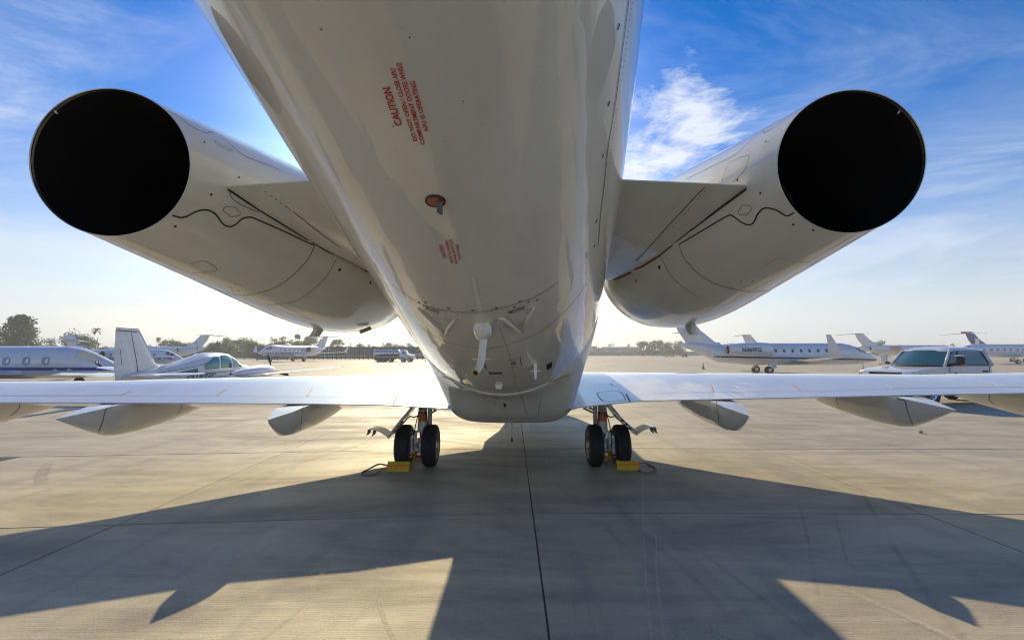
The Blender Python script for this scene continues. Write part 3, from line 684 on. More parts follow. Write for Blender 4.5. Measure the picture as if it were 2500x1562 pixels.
# wings
def wing(side):
    if side < 0:
        X = [-.3, -.93, -1.8, -2.9, -5.1, -6.1, -9.75]
        TE = [6.62, 6.6, 6.45, 6.3, 5.64, 5.3, 4.2]; LE = [11.6, 11.3, 10.9, 9.7, 7.9, 7.3, 5.5]
        tep = [(1086, 997), (900, 985.5), (262, 982), (0, 981)]; crp = [(1050, 916), (0, 938)]
    else:
        X = [.3, .90, 1.8, 2.9, 5.1, 6.1, 9.75]
        TE = [6.62, 6.6, 6.45, 6.3, 5.64, 5.3, 4.2]; LE = [11.6, 11.3, 10.9, 9.9, 8.3, 7.7, 5.7]
        tep = [(1405, 994), (1550, 978), (1750, 973.5), (2240, 963), (2500, 957)]; crp = [(1405, 913), (2500, 919)]
    tep.sort(); crp.sort(); rings = []; info = []
    for x, te, le in zip(X, TE, LE):
        xx = x if abs(x) > .8 else math.copysign(.93, x)
        pxt = 1250+1111*xx/te
        lim = lambda p, q: min(max(p, q[0][0]), q[-1][0])
        if 0 <= pxt <= 2500: zt = hpy(lerp(*zip(*tep), lim(pxt, tep)), te)
        else:
            a = info[-2] if len(info) > 1 else None; b = info[-1]; zt = b[1]+(b[1]-a[1])*(x-b[0])/(b[0]-a[0])
        ch = le-te; cy = te+.5*ch; pxc = 1250+1111*xx/cy
        if len(info) < 6: zc = hpy(lerp(*zip(*crp), lim(pxc, crp)), cy)
        else: zc = zt+.09
        info.append((x, zt, te, le, zc))
        rise = zc-zt
        prof_u = [(0, 0), (.12, .26), (.25, .53), (.38, .82), (.5, 1.0), (.62, 1.07), (.75, 1.0), (.86, .78), (.94, .5), (.985, .2), (1, -.1)]
        prof_l = [(.97, -.35), (.88, -.7), (.7, -1.0), (.5, -1.05), (.3, -.72), (.15, -.35), (0, -.0)]
        up = [Vector((x, te+ch*f, zt+rise*v)) for f, v in prof_u]
        lo = [Vector((x, te+ch*f, zt-.012+(rise*.85)*v)) for f, v in prof_l]
        rings.append(up+lo)
    # refine spanwise
    fine = []
    for i in range(len(rings)-1):
        for q in range(4): fine.append([a.lerp(b, q/4) for a, b in zip(rings[i], rings[i+1])])
    fine.append(rings[-1])
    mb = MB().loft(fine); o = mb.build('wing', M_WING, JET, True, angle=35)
    tip = rings[-1]; wl = MB().loft([tip, [p+Vector((side*.25, -.15, .25)) for p in tip], [Vector((p.x+side*.55, p.y*.6+tip[0].y*.4-.5, p.z*.3+tip[0].z*.7+1.05)) for p in tip]])
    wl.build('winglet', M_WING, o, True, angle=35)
    return o, mb.bvh(), info
WL, T_WL, iL = wing(-1); WR, T_WR, iR = wing(1)
R_ = lambda nm, pts, w, m, p, t: ribbon(nm, pts, w, m, p, t, 5, .004)
R_('flap_joint', [(2, 965.5), (150, 965.5), (296, 965)], .012, M_SEAM, WL, [T_WL]); R_('flap_joint', [(296, 966), (530, 967), (760, 968), (966, 969)], .006, M_SEAM, WL, [T_WL])
R_('flap_joint', [(969, 969), (964, 978), (960, 986)], .02, M_SEAM, WL, [T_WL])
R_('wing_panel_edge', [(972, 972), (985, 960), (1000, 957), (1030, 958), (1046, 962), (1048, 970), (1036, 980), (1015, 985), (990, 983), (975, 977), (972, 972)], .012, M_WHITE, WL, [T_WL])
for a, b, m in (((750, 967), (762, 947), M_IDX), ((530, 965), (553, 949), M_LINE), ((295, 965), (321, 953), M_LINE)): R_('index_mark', [a, b], .016, m, WL, [T_WL])
R_('flap_joint', [(1555, 964.5), (1640, 960), (1745, 957.5), (2000, 954.5), (2180, 949)], .006, M_SEAM, WR, [T_WR]); R_('flap_joint', [(2180, 948.5), (2350, 946), (2498, 944.5)], .012, M_SEAM, WR, [T_WR])
R_('flap_joint', [(1528, 961), (1534, 971), (1538, 980)], .02, M_SEAM, WR, [T_WR])
R_('wing_panel_edge', [(1457, 962), (1466, 957), (1500, 954), (1517, 958), (1526, 972), (1522, 977), (1480, 980), (1466, 973), (1457, 962)], .010, M_SEAM, WR, [T_WR])
for a, b, m in (((1736, 940), (1742, 957), M_IDX), ((1934, 937), (1953, 953), M_IDX), ((2158, 938), (2180, 948), M_WHITE), ((2413, 935), (2444, 946), M_WHITE), ((2388, 931), (2396, 934), M_WHITE), ((1490, 936), (1498, 942), M_WHITE)): R_('index_mark', [a, b], .016, m, WR, [T_WR])

# flap track fairings: canoe pods under the trailing edge, each ending in a sharp flat-topped tail
def fairing(x, side, info, ytip, tipz, depth, length, hw, blunt, parent):
    xs = sorted((abs(i[0]), i[2], i[1]) for i in info)
    te = lerp([i[0] for i in xs], [i[1] for i in xs], abs(x)); zt = lerp([i[0] for i in xs], [i[2] for i in xs], abs(x))
    st_ = []
    L1 = te-ytip
    if blunt: sec = [(0, .05, .10), (.18, .35, .42), (.45, .8, .82), (.7, .98, .97)]
    else: sec = [(0, .02, .01), (.25, .32, .30), (.55, .68, .64), (.85, .95, .95)]
    for f, wv, dv in sec: st_.append((ytip+L1*f, tipz+(zt-tipz)*f-.003, hw*wv, depth*dv))
    for f, wv, dv in ((.0, 1.0, 1.0), (.12, 1.03, 1.0), (.28, 1.02, .93), (.45, .95, .80), (.62, .8, .62), (.8, .52, .36), (.93, .24, .15), (1, .03, .01)):
        st_.append((te+.02+(length-L1)*f, zt-.02, hw*wv, depth*dv))
    rings = []
    for Y, z, w, dp in st_:
        r = [Vector((x-w, Y, z)), Vector((x+w, Y, z))]
        for a in range(1, 12):
            t = pi*a/12; r.append(Vector((x+w*math.copysign(abs(cos(t))**.8, cos(t)), Y, z-max(.004, dp)*abs(sin(t))**.75)))
        rings.append(r)
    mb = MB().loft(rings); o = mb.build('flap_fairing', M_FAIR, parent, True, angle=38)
    return o, mb.bvh()
FAL = []
for side, info, par, data in ((-1, iL, WL, ((-2.93, 5.55, hpy(1023, 5.55), .365, 3.2, .165, True), (-4.93, 4.98, hpy(1022, 4.98), .385, 3.1, .175, False), (-6.75, 4.4, None, .42, 3.1, .18, False))),
                              (1, iR, WR, ((2.87, 5.60, hpy(1013, 5.6), .36, 3.1, .165, True), (4.87, 5.05, hpy(1000, 5.05), .375, 3.0, .175, False), (6.7, 4.5, None, .42, 3.1, .18, False)))):
    for x, yt, tz, dp, ln, hw, bl in data:
        if tz is None: tz = lerp(*zip(*sorted((abs(i[0]), i[1]) for i in info)), abs(x))-.10
        o, t = fairing(x, side, info, yt, tz, dp, ln, hw, bl, par); FAL.append((o, t))
fz = lambda p, i, w=.008, m=M_DARK: ribbon('fairing_joint', p, w, m, FAL[i][0], [FAL[i][1]], 4)
fz([(743, 987), (738, 1005), (735, 1030), (733, 1056)], 0); fz([(837, 989), (833, 998), (826, 1007)], 0)
fz([(280, 988), (262, 996), (256, 1005), (250, 1030), (239, 1056)], 1); fz([(441, 985), (442, 998), (432, 1012)], 1)
fz([(46, 983), (47, 995), (26, 1015)], 2)
fz([(1749, 979), (1752, 1000), (1757, 1045)], 3); fz([(1664, 981), (1670, 996)], 3)
fz([(2190, 968), (2196, 975), (2209, 978), (2215, 1000), (2228, 1036)], 4); fz([(2043, 969), (2044, 985), (2056, 1001)], 4)
fz([(2417, 962), (2415, 975), (2428, 988)], 5)

# main landing gear
def wheel(c, side, parent, R=.345, w=.235, face=1):
    c = Vector(c)
    prof = [(-w*.5, R*.60), (-w*.52, R*.74), (-w*.49, R*.86), (-w*.42, R*.945), (-w*.33, R*.985)]
    for i, gx in enumerate((-.22, -.075, .075, .22)):
        prof += [(w*(gx-.022), R*.998), (w*(gx-.018), R*.968), (w*(gx+.018), R*.968), (w*(gx+.022), R*.998)]
    prof += [(w*.33, R*.985), (w*.42, R*.945), (w*.49, R*.86), (w*.52, R*.74), (w*.5, R*.60)]
    ty = MB().lathe(prof, c, (1, 0, 0), 72).build('wheel', M_TYRE, parent, True, angle=35)
    for s_ in (-1, 1):
        rp_ = [(s_*w*.5, R*.61), (s_*w*.46, R*.58), (s_*w*.36, R*.55), (s_*w*.30, R*.42), (s_*w*.33, R*.30), (s_*w*.36, R*.20), (s_*w*.44, R*.15), (s_*w*.45, 0.001)]
        rim = MB().lathe(rp_, c, (1, 0, 0), 40).build('rim', M_RIM, ty, True, angle=30)
    for k_ in range(10):
        a = 2*pi*k_/10
        for s_ in (-1, 1): MB().box(c+Vector((s_*w*.345, R*.44*cos(a), R*.44*sin(a))), (.012, .045, .03), Matrix.Rotation(a, 3, 'X')).build('rim_hole', M_BLACK, ty)
    return ty
def gear(side):
    Y = 7.9; sx = 1 if side > 0 else -1
    if side < 0: xi, xo, xs = -1.385, -1.83, -1.53; px0 = 1035.5
    else: xi, xo, xs = 1.405, 1.85, 1.55; px0 = 1470
    gr_ = MB().tube([(xs, Y, 1.35), (xs, Y, .72)], .075, 20).build('landing_gear', M_GREYM, JET, True, angle=40)
    MB().tube([(xs, Y, .75), (xs, Y, .57)], .084, 20).build('lower_cylinder', M_GREYM, gr_, True, angle=40)
    MB().tube([(xs, Y, .58), (xs, Y, .36)], .048, 16).build('piston', M_CHROME, gr_, True, angle=40)
    MB().tube([(xs-sx*.12, Y+.05, 1.3), (xs-sx*.11, Y+.05, .66)], .040, 12).build('side_tube', M_GREYM, gr_, True)
    MB().tube([(xs, Y-.003, .905), (xs, Y-.003, .755)], .0775, 20).build('orange_placard', M_ORANGE, gr_, True, angle=40)
    for z in (.905,): MB().tube([(xs, Y-.003, z+.008), (xs, Y-.003, z-.008)], .0785, 20).build('placard_band', M_BLACK, gr_, True, angle=40)
    local_text('MLG', (xs-.045, Y-.082, .94), (1, 0, 0), (0, 0, 1), .09, .028, M_BLACK, gr_)
    MB().tube([(xo, Y, .345), (xi, Y, .345)], .05, 14).build('axle', M_STEEL, gr_, True)
    MB().tube([(xs, Y, .47), (xs, Y, .25)], .085, 18).build('axle_fork', M_GREYM, gr_, True, angle=40)
    for q in (-1, 1):    # torque links and brake lines
        MB().loft([[Vector((xs+q*.10+dx, Y-.05+dy, .60)) for dx, dy in ((-.02, -.03), (.02, -.03), (.02, .03), (-.02, .03))], [Vector((xs+q*.07+dx, Y-.22+dy, .42)) for dx, dy in ((-.02, -.02), (.02, -.02), (.02, .02), (-.02, .02))], [Vector((xs+q*.10+dx, Y-.07+dy, .28)) for dx, dy in ((-.02, -.03), (.02, -.03), (.02, .03), (-.02, .03))]]).build('torque_link', M_GREYM, gr_, True, angle=40)
        MB().tube([(xs+q*.06, Y-.06, .9), (xs+q*.10, Y-.09, .70), (xs+q*.12, Y-.12, .55), (xs+q*.11, Y-.13, .42), (xs+q*.13, Y-.10, .32)], .009, 6).build('brake_line', M_BLACK, gr_, True)
        MB().tube([(xs+q*.155, Y-.10, .50), (xs+q*.16, Y-.13, .24)], .034, 12).build('brake_cylinder', M_GREYM, gr_, True, angle=40)
        for zz in (.25, .34, .43, .5):
            MB().tube([(xs+q*.155, Y-.16, zz), (xs+q*.155, Y-.08, zz)], .022, 10).build('brake_fitting', M_STEEL, gr_, True, angle=40)
    for xw, q in ((xi, 1 if side < 0 else -1), (xo, -1 if side < 0 else 1)):
        MB().tube([(xw-q*.13, Y, .345), (xw-q*.05, Y, .345)], .17, 24).build('brake_pack', M_BRAKE, gr_, True, angle=40)
        for a in range(8):
            t = 2*pi*a/8; MB().tube([(xw-q*.15, Y+.12*cos(t), .345+.12*sin(t)), (xw-q*.12, Y+.12*cos(t), .345+.12*sin(t))], .026, 8).build('brake_piston', M_STEEL, gr_, True, angle=40)
    MB().box((xs, Y-.13, .365), (.07, .06, .09)).build('manifold', M_STEEL, gr_, bevel=.008)
    MB().box((xs, Y-.10, .20), (.12, .08, .05)).build('tow_lug', M_STEEL, gr_, bevel=.01)
    MB().tube([(xs-.07, Y-.17, .19), (xs+.02, Y-.17, .19)], .013, 8).build('tow_pin', M_BRAKE, gr_, True)
    MB().box((xs+sx*.02, Y-.1, .15), (.07, .04, .07)).build('flag_tag', M_ORB, gr_)
    # inboard side brace, two parallel rods
    for dz in (0, .055):
        MB().tube([(xs-sx*.10, Y+.06, .86+dz), (sx*.93+(-.03), Y+.1, 1.12+dz)], .018, 10).build('side_brace', M_GREYM, gr_, True)
    MB().prism([(xs-sx*.13, Y-.02, .72), (xs-sx*.21, Y-.02, .60), (xs-sx*.11, Y-.02, .60)], (0, -.004, 0), (0, .004, 0)).build('red_flag', M_DRED, gr_)
    # leg door: a long panel sloping out and down, its foot kicked outward with two hooks
    if side < 0: line = [(1016, 975), (1003, 993), (975, 1026), (946, 1063), (944, 1066)]; kick = [(946, 1064), (938, 1059), (927, 1052), (915, 1048), (902, 1046)]
    else: line = [(1484, 975), (1497, 993), (1520, 1022), (1558, 1055), (1560, 1058)]; kick = [(1558, 1057), (1567, 1051), (1578, 1045), (1590, 1041), (1598, 1041)]
    Yf, Yb = 7.45, 7.80
    def sheet(pix, th, y0, y1, nm, mat, slope=0):
        pts = [at(x, y, y0) for x, y in pix]; rings = []
        for p in pts: rings.append([Vector((p.x, y0, p.z)), Vector((p.x, y1, p.z+slope)), Vector((p.x-sx*th, y1, p.z-th+slope)), Vector((p.x-sx*th, y0, p.z-th))])
        return MB().loft(rings).build(nm, mat, gr_, True, angle=30)
    dr = sheet(line, .035, Yf, Yb, 'gear_door', M_PAINT)
    kk = MB().loft([[Vector((p.x, Yf, p.z)), Vector((p.x, Yb, p.z-.005)), Vector((p.x, Yb, p.z-.02)), Vector((p.x, Yf, p.z-.015))] for p in [at(x, y, Yf) for x, y in kick]]).build('door_foot', M_PAINT, dr, True, angle=30)
    for f, hx in ((.35, 0), (.95, 0)):
        i = kick[3] if f < .5 else kick[4]; p = at(i[0], i[1], Yf)
        q = [Vector((0, 0, -.01)), Vector((sx*.03, 0, -.02)), Vector((sx*.03, 0, -.06)), Vector((sx*.055, 0, -.115)), Vector((sx*.01, 0, -.09)), Vector((-sx*.015, 0, -.05))]
        MB().prism([p+v for v in q], (0, 0, 0), (0, .05, 0)).build('door_hook', M_BRAKE, dr)
    ax, az = xs+sx*.08, .93
    pe = at(*((985, 1033) if side < 0 else (1512, 1025)), 7.5)
    MB().tube([(xs+sx*.05, Y-.05, .86), (xs+sx*.12, Y-.12, .83), (xs+sx*.17, Y-.2, .86), (xs+sx*.2, Y-.3, .83), tuple(pe)], .011, 8).build('door_link', M_SEAM, gr_, True)
    for t_ in (.45, .6, .75):
        p = at(*line[1], Yf).lerp(at(*line[3], Yf), t_); MB().box(p+Vector((-sx*.035, -.01, -.035)), (.05, .03, .03)).build('door_bracket', M_BRAKE, dr)
    MB().tube([at(*line[1], Yf-.003)+Vector((-sx*.02, 0, -.02)), at(*line[3], Yf-.003)+Vector((-sx*.02, 0, -.02))], .006, 6).build('door_stiffener', M_SEAM, dr, True)
    wheel((xi, Y, .345), side, gr_); wheel((xo, Y, .345), side, gr_)
    return gr_
gear(-1); gear(1)
# nose gear (behind the belly)
ng = MB().tube([(.2, 15.9, 1.3), (.2, 15.9, .3)], .06, 12).build('nose_gear', M_GREYM, JET, True)
for q in (-1, 1): MB().lathe([(-.07, .12), (-.08, .2), (-.04, .225), (.04, .225), (.08, .2), (.07, .12), (.05, .01)], (.2+q*.14, 15.9, .225), (1, 0, 0), 32).build('nose_wheel', M_TYRE, ng, True, angle=40)

# wheel chocks with rope loops
def chock(c, w, label, parts, rope, extra):
    t = wthing('wheel_chock', label, 'wheel chock', c, 'yellow wheel chocks by the main wheels')
    c = Vector(c); h = .15; dp = .16
    sec = [(-dp/2, 0), (dp/2, 0), (dp/2, .05), (.028, h), (-.028, h), (-dp/2, .05)]
    b = MB().prism([Vector((c.x-w/2, c.y+y, c.z+z)) for y, z in sec], (0, 0, 0), (w, 0, 0)).build('body', M_YELLOW, t, bevel=.006)
    band = [(-dp/2-.0025, .065), (-.045, .115)]
    f = lambda y, z, o: Vector((c.x, c.y+y, c.z+z))
    n = Vector((0, -1, .5)).normalized()*.003
    P0 = lambda u: Vector((0, c.y+(-dp/2+( -.028+dp/2)*u), c.z+.05+(h-.05)*u))
    a, bb = P0(.18)+n, P0(.55)+n
    MB().add([Vector((c.x-w/2+.004, a.y, a.z)), Vector((c.x+w/2-.004, a.y, a.z)), Vector((c.x+w/2-.004, bb.y, bb.z)), Vector((c.x-w/2+.004, bb.y, bb.z))], [(0, 1, 2, 3)]).build('orange_band', M_ORB, t)
    for u in (-.06, .2, .6, .86):
        a = P0(u)+n*.8; MB().box(Vector((c.x, a.y, a.z)), (w*.98, .006, .008)).build('ridge', M_YELLOW, t)
    for y_ in (-1, 1):
        MB().tube([Vector((c.x+y_*(w/2-.002), c.y-.02, c.z+.07)), Vector((c.x+y_*(w/2+.004), c.y-.02, c.z+.07))], .022, 10).build('rope_hole', M_BLACK, t)
    if rope:
        pts = []
        P_ = [Vector(p) for p in rope]; P_ = [2*P_[0]-P_[1]]+P_+[2*P_[-1]-P_[-2]]
        for i in range(1, len(P_)-2):
            for j in range(8):
                u = j/8; a, b_, c_, d_ = P_[i-1], P_[i], P_[i+1], P_[i+2]
                pts.append(.5*((2*b_)+(-a+c_)*u+(2*a-5*b_+4*c_-d_)*u*u+(-a+3*b_-3*c_+d_)*u**3))
        pts.append(P_[-2])
        for i in range(len(pts)): pts[i].z = max(pts[i].z, .013)
        MB().tube(pts, .013, 10).build('rope', M_ROPE, t, True)
    return t
cl = gr(973, 1150); cl = Vector((cl.x, cl.y+.03, 0))
g2 = lambda x, y, z=.012: (gr(x, y).x, gr(x, y).y, z)
chock(cl, .36, 'yellow chock with orange band behind the outer left wheel, rope loop to its left', 1, [(cl.x-.17, cl.y-.02, .085), g2(925, 1140, .05), g2(900, 1148, .02), g2(886, 1153), g2(883, 1158), g2(893, 1160), g2(915, 1158), g2(932, 1150, .03), (cl.x-.17, cl.y-.05, .045)], 0)
cr_ = gr(1529, 1143); cr_ = Vector((cr_.x, cr_.y-.06, 0))
chock(cr_, .36, 'yellow chock with orange band behind the outer right wheel, rope loop to its right', 1, [(cr_.x+.17, cr_.y+.01, .09), g2(1572, 1133, .03), g2(1590, 1139), g2(1599, 1143), g2(1601, 1150), g2(1588, 1155), g2(1570, 1154), g2(1556, 1146), (cr_.x+.17, cr_.y-.05, .045)], 0)
chock((-1.72, 8.42, 0), .30, 'yellow chock half hidden ahead of the left main wheels', 1, None, 0)
chock((1.74, 8.42, 0), .30, 'yellow chock half hidden ahead of the right main wheels', 1, None, 0)
# ------------------------------------------------------------------ parked aircraft further off (local frame: x forward, y left, z up)
def foil(x_le, ch, y, z, t, up=True, n=None):
    """airfoil ring in x/z at span station y"""
    pr_ = [(0, 0), (.03, .35), (.15, .8), (.35, 1), (.6, .75), (.85, .3), (1, 0), (.85, -.12), (.6, -.3), (.35, -.5), (.15, -.45), (.03, -.2)]
    return [Vector((x_le-ch*f, y, z+t*ch*v)) for f, v in pr_]
def vfoil(x_le, ch, z, t, y=0):
    pr_ = [(0, 0), (.04, .5), (.2, .95), (.4, 1), (.7, .6), (1, .05), (.7, -.6), (.4, -1), (.2, -.95), (.04, -.5)]
    return [Vector((x_le-ch*f, y+t*ch*v*.5, z)) for f, v in pr_]
def parked_jet(name, label, cat, loc, rz, L, R, zc, fin_h, paint_m=None, stripe=None, stripe_z=None, windows=None, wside=(-1, 1), ttail=1.0, tail_up=.35, nose_drop=.45, low=None,
               wing=None, wl=.0, span=None, group='business jets parked across the apron', fin_mat=None, cap_mat=None, gear_x=None, engine=None, stab_span=None, detail=2, swoosh=None, weng=0, cockpit=True, fin_le=None, windshield=M_GLASS, glass=M_GLASS):
    pm_ = paint_m or M_JET
    t = thing(name, label, cat, loc, rz, group)
    h = L/2; span = span or L*.48
    # fuselage
    st_ = []
    for f, rr, dz in ((0, .03, nose_drop*.95), (.012, .16, nose_drop*.9), (.04, .36, nose_drop*.72), (.08, .60, nose_drop*.45), (.115, .78, nose_drop*.24), (.15, .92, nose_drop*.08), (.19, 1, 0), (.3, 1, 0), (.5, 1, 0), (.66, 1, 0), (.74, .93, -.06*R), (.82, .78, -.16*R/R*tail_up*.5), (.90, .52, -tail_up*.95), (.96, .30, -tail_up*1.35), (1, .10, -tail_up*1.6)):
        x = h-L*f; r = R*rr; z = zc-dz*R*(1 if dz > 0 else 1); st_.append((x, z, r))
    # keep the roof line of the nose continuous
    def fr(x, z, r, n=28): return [Vector((x, r*cos(2*pi*j/n), z+r*1.04*sin(2*pi*j/n))) for j in range(n)]
    rings = []
    for i in range(len(st_)-1):
        for q in range(3):
            u = q/3; a, b = st_[i], st_[i+1]; rings.append(fr(*(a[k]+(b[k]-a[k])*u for k in range(3))))
    rings.append(fr(*st_[-1]))
    fm = MB().loft(rings); fus_ = fm.build('fuselage', pm_, t, True, angle=60)
    T = fm.bvh()
    def side(x, z, sy, off=.012):
        hit = T.ray_cast(Vector((x, sy*R*3, z)), Vector((0, -sy, 0)))
        return (hit[0]+Vector((0, sy*off, 0)), hit[1]) if hit[0] is not None else (None, None)
    def band(nm, xs, zf, hw, mat, sy):
        vs = []
        for x in xs:
            a, b = side(x, zf(x)-hw, sy)[0], side(x, zf(x)+hw, sy)[0]
            if a is None or b is None: continue
            vs += [a, b]
        if len(vs) > 3: MB().add(vs, [(2*i, 2*i+1, 2*i+3, 2*i+2) for i in range(len(vs)//2-1)]).build(nm, mat, fus_)
    if stripe:
        for sy in wside: band('stripe', [h-L*f for f in np.linspace(.012, .97, 40)], stripe_z[0], stripe_z[1], stripe, sy)
    if low is not None:
        for sy in wside:
            for dz_ in low: pass
    if windows:
        x0, x1, n, zw, ww, wh = windows
        for sy in wside:
            for i in range(n):
                x = x0+(x1-x0)*i/max(1, n-1)
                p, nn = side(x, zw, sy, 0)
                if p is None: continue
                el = []
                for q in range(14):
                    a = 2*pi*q/14; e = 2.8
                    dx = ww/2*math.copysign(abs(cos(a))**(2/e), cos(a)); dz_ = wh/2*math.copysign(abs(sin(a))**(2/e), sin(a))
                    s_ = side(x+dx, zw+dz_, sy, .014)[0]; el.append(s_)
                if any(v is None for v in el): continue
                c = sum(el, Vector())/14
                pane = MB().add(el+[v-Vector((0, sy*.02, 0)) for v in el], [tuple(range(14))]+[(q, (q+1) % 14, (q+1) % 14+14, q+14) for q in range(14)]).build('cabin_window', glass, t)
                if detail > 1:
                    out_ = [c+(v-c)*1.10-Vector((0, sy*.004, 0)) for v in el]
                    MB().add(el+out_, [(q, (q+1) % 14, (q+1) % 14+14, q+14) for q in range(14)]).build('window_frame', M_FENCED, pane)
    if cockpit:   # windscreen panes wrapped round the nose
        for sy in (-1, 1):
            for (f0, f1, b0, b1, t0, t1) in ((.105, .132, .30, .42, .72, .80), (.078, .103, .34, .42, .76, .90)):
                vs = []
                for f, lo, hi in ((f0, b0, t0), ((f0+f1)/2, (b0+b1)/2-.03, (t0+t1)/2+.03), (f1, b1, t1)):
                    x = h-L*f; r = lerp([s_[0] for s_ in st_][::-1], [s_[2] for s_ in st_][::-1], x); z = lerp([s_[0] for s_ in st_][::-1], [s_[1] for s_ in st_][::-1], x)
                    for q in (lo, (lo+hi)/2, hi):
                        ang = q*pi/2*.98; rr = r*1.012+.006
                        vs.append(Vector((x, sy*rr*cos(ang), z+rr*1.04*sin(ang))))
                MB().add(vs, [(0, 1, 4, 3), (1, 2, 5, 4), (3, 4, 7, 6), (4, 5, 8, 7)]).build('windscreen', windshield, t)
    # wings
    cr0 = L*.20; wz = zc-R*.72; wx = L*.10-weng
    for sy in (-1, 1):
        rg = [foil(wx+cr0*.5, cr0, 0, wz, .06), foil(wx+cr0*.42, cr0*.92, sy*R, wz, .06), foil(wx-L*.05, cr0*.55, sy*span*.5, wz+span*.5*.05, .055), foil(wx-L*.13, cr0*.27, sy*span, wz+span*.05, .05)]
        w_ = MB().loft(rg).build('wing', pm_, t, True, angle=35)
        if wl:
            tp = rg[-1]; MB().loft([tp, [p+Vector((-.10*wl, sy*.10*wl, .16*wl)) for p in tp], [Vector((tp[0].x-wl*.75+(p.x-tp[0].x)*.35, tp[0].y+sy*.32*wl+(p.z-tp[0].z), tp[0].z+wl)) for p in tp]]).build('winglet', pm_, w_, True, angle=35)
    # fin and stabiliser
    fx = -h+L*.17 if fin_le is None else fin_le
    zb = zc+R*.7; ch0, ch1 = L*.15, L*.085; sweep = L*.13
    fr_ = [vfoil(fx+L*.08, ch0+L*.08, zb-.1, .07), vfoil(fx, ch0, zb+.12*(fin_h-zb)+.1, .09), vfoil(fx-sweep*.55, (ch0+ch1)/2, (zb+fin_h)/2+.1, .09), vfoil(fx-sweep, ch1, fin_h, .09)]
    f_ = MB().loft(fr_).build('tail_fin', fin_mat or pm_, t, True, angle=35)
    if cap_mat: MB().loft([vfoil(fx-sweep+L*.01, ch1*1.5, fin_h-.12, .16), vfoil(fx-sweep-L*.01, ch1*1.4, fin_h+.32, .12)]).build('fin_cap', cap_mat, f_, True, angle=35)
    zs = zb+(fin_h-zb)*ttail; xs = fx-sweep*ttail; ss = stab_span or span*.42; c_ = L*.075
    for sy in (-1, 1):
        MB().loft([foil(xs, c_*1.3, 0, zs, .07), foil(xs-ss*.45, c_*.6, sy*ss, zs-.04*ss, .05)]).build('stabilizer', pm_, t, True, angle=35)
    # engines
    ex, er, el_, ey, ez = engine or (-h+L*.30, R*.56, L*.19, R*1.42, zc+R*.35)
    for sy in (-1, 1):
        c = Vector((ex, sy*ey, ez))
        e_ = MB().lathe([(el_*.5, er*.80), (el_*.52, er*.88), (el_*.46, er*.98), (el_*.2, er*1.05), (-el_*.2, er*.95), (-el_*.5, er*.68), (-el_*.5, er*.60), (-el_*.42, er*.60)], c, (1, 0, 0), 28).build('engine_nacelle', pm_, t, True, angle=45)
        MB().lathe([(el_*.5, er*.80), (el_*.44, er*.76), (el_*.40, .001)], c, (1, 0, 0), 28).build('intake', M_BLACK, e_, True, angle=45)
        MB().lathe([(-el_*.49, er*.62), (-el_*.44, er*.45), (-el_*.50, .001)], c, (1, 0, 0), 24).build('exhaust', M_BLACK, e_, True, angle=45)
        MB().loft([foil(ex+el_*.35, el_*.75, sy*R*.6, ez-er*.1, .09), foil(ex+el_*.3, el_*.65, sy*(ey-er*.7), ez, .09)]).build('pylon', pm_, t, True)
    # undercarriage
    gx = gear_x if gear_x is not None else (-L*.05, h-L*.16)
    wr = R*.33
    for sy in (-1, 1):
        y = sy*R*1.15
        g_ = MB().tube([(gx[0], y, wz), (gx[0], y, wr)], R*.07, 8).build('main_gear', M_GREYM, t, True)
        for q in (-1, 1):
            wc = Vector((gx[0], y+q*wr*.42, wr)); o_ = MB().lathe([(-wr*.26, wr*.55), (-wr*.30, wr*.85), (-wr*.2, wr), (wr*.2, wr), (wr*.30, wr*.85), (wr*.26, wr*.55)], wc, (0, 1, 0), 20).build('wheel', M_TYRE, g_, True, angle=40)
            MB().lathe([(-wr*.24, .001), (-wr*.22, wr*.56), (wr*.22, wr*.56), (wr*.24, .001)], wc, (0, 1, 0), 16).build('rim', M_STEEL, o_, True, angle=30)
        MB().box((gx[0]+R*.25, y+sy*R*.3, wz*.62+.05), (R*.5, .03, wz*.42), Matrix.Rotation(sy*.5, 3, 'X')).build('gear_door', pm_, g_)
    g_ = MB().tube([(gx[1], 0, zc-R*.8), (gx[1]+.1, 0, wr*.75)], R*.05, 8).build('nose_gear', M_GREYM, t, True)
    for q in (-1, 1): MB().lathe([(-wr*.12, wr*.4), (-wr*.15, wr*.7), (wr*.15, wr*.7), (wr*.12, wr*.4)], Vector((gx[1]+.1, q*wr*.3, wr*.7)), (0, 1, 0), 16).build('wheel', M_TYRE, g_, True, angle=40)
    return t, fus_, T, side
def mid(Xn, Yn, L, rz): return (Xn-cos(rz)*L/2, Yn-sin(rz)*L/2, 0)

M_JGLASS = pm('blue_cabin_glass', (.10, .22, .42), .12, 0, 1)
# 1 blue striped jet, cropped by the left edge
NA = at(303, 905, 28)
tA, fA, TA_, sA = parked_jet('parked_jet', 'white jet with blue stripe and cream cockpit glare, cropped by left edge', 'airplane', mid(NA.x, 28, 17.5, 0), 0, 17.5, .95, 1.36, 4.6,
    stripe=M_BLUE, stripe_z=(lambda x: 1.00-.03*max(0, (x-2)/6), .10), windows=(-.95, 4.86, 6, 1.46, .42, .42), wside=(-1,), nose_drop=.52, detail=2, glass=M_JGLASS, windshield=pm('sunlit_windscreen', (.92, .74, .42), .5, 0, .2), stab_span=2.4)  # glare on the windscreen glass is painted as a cream base colour
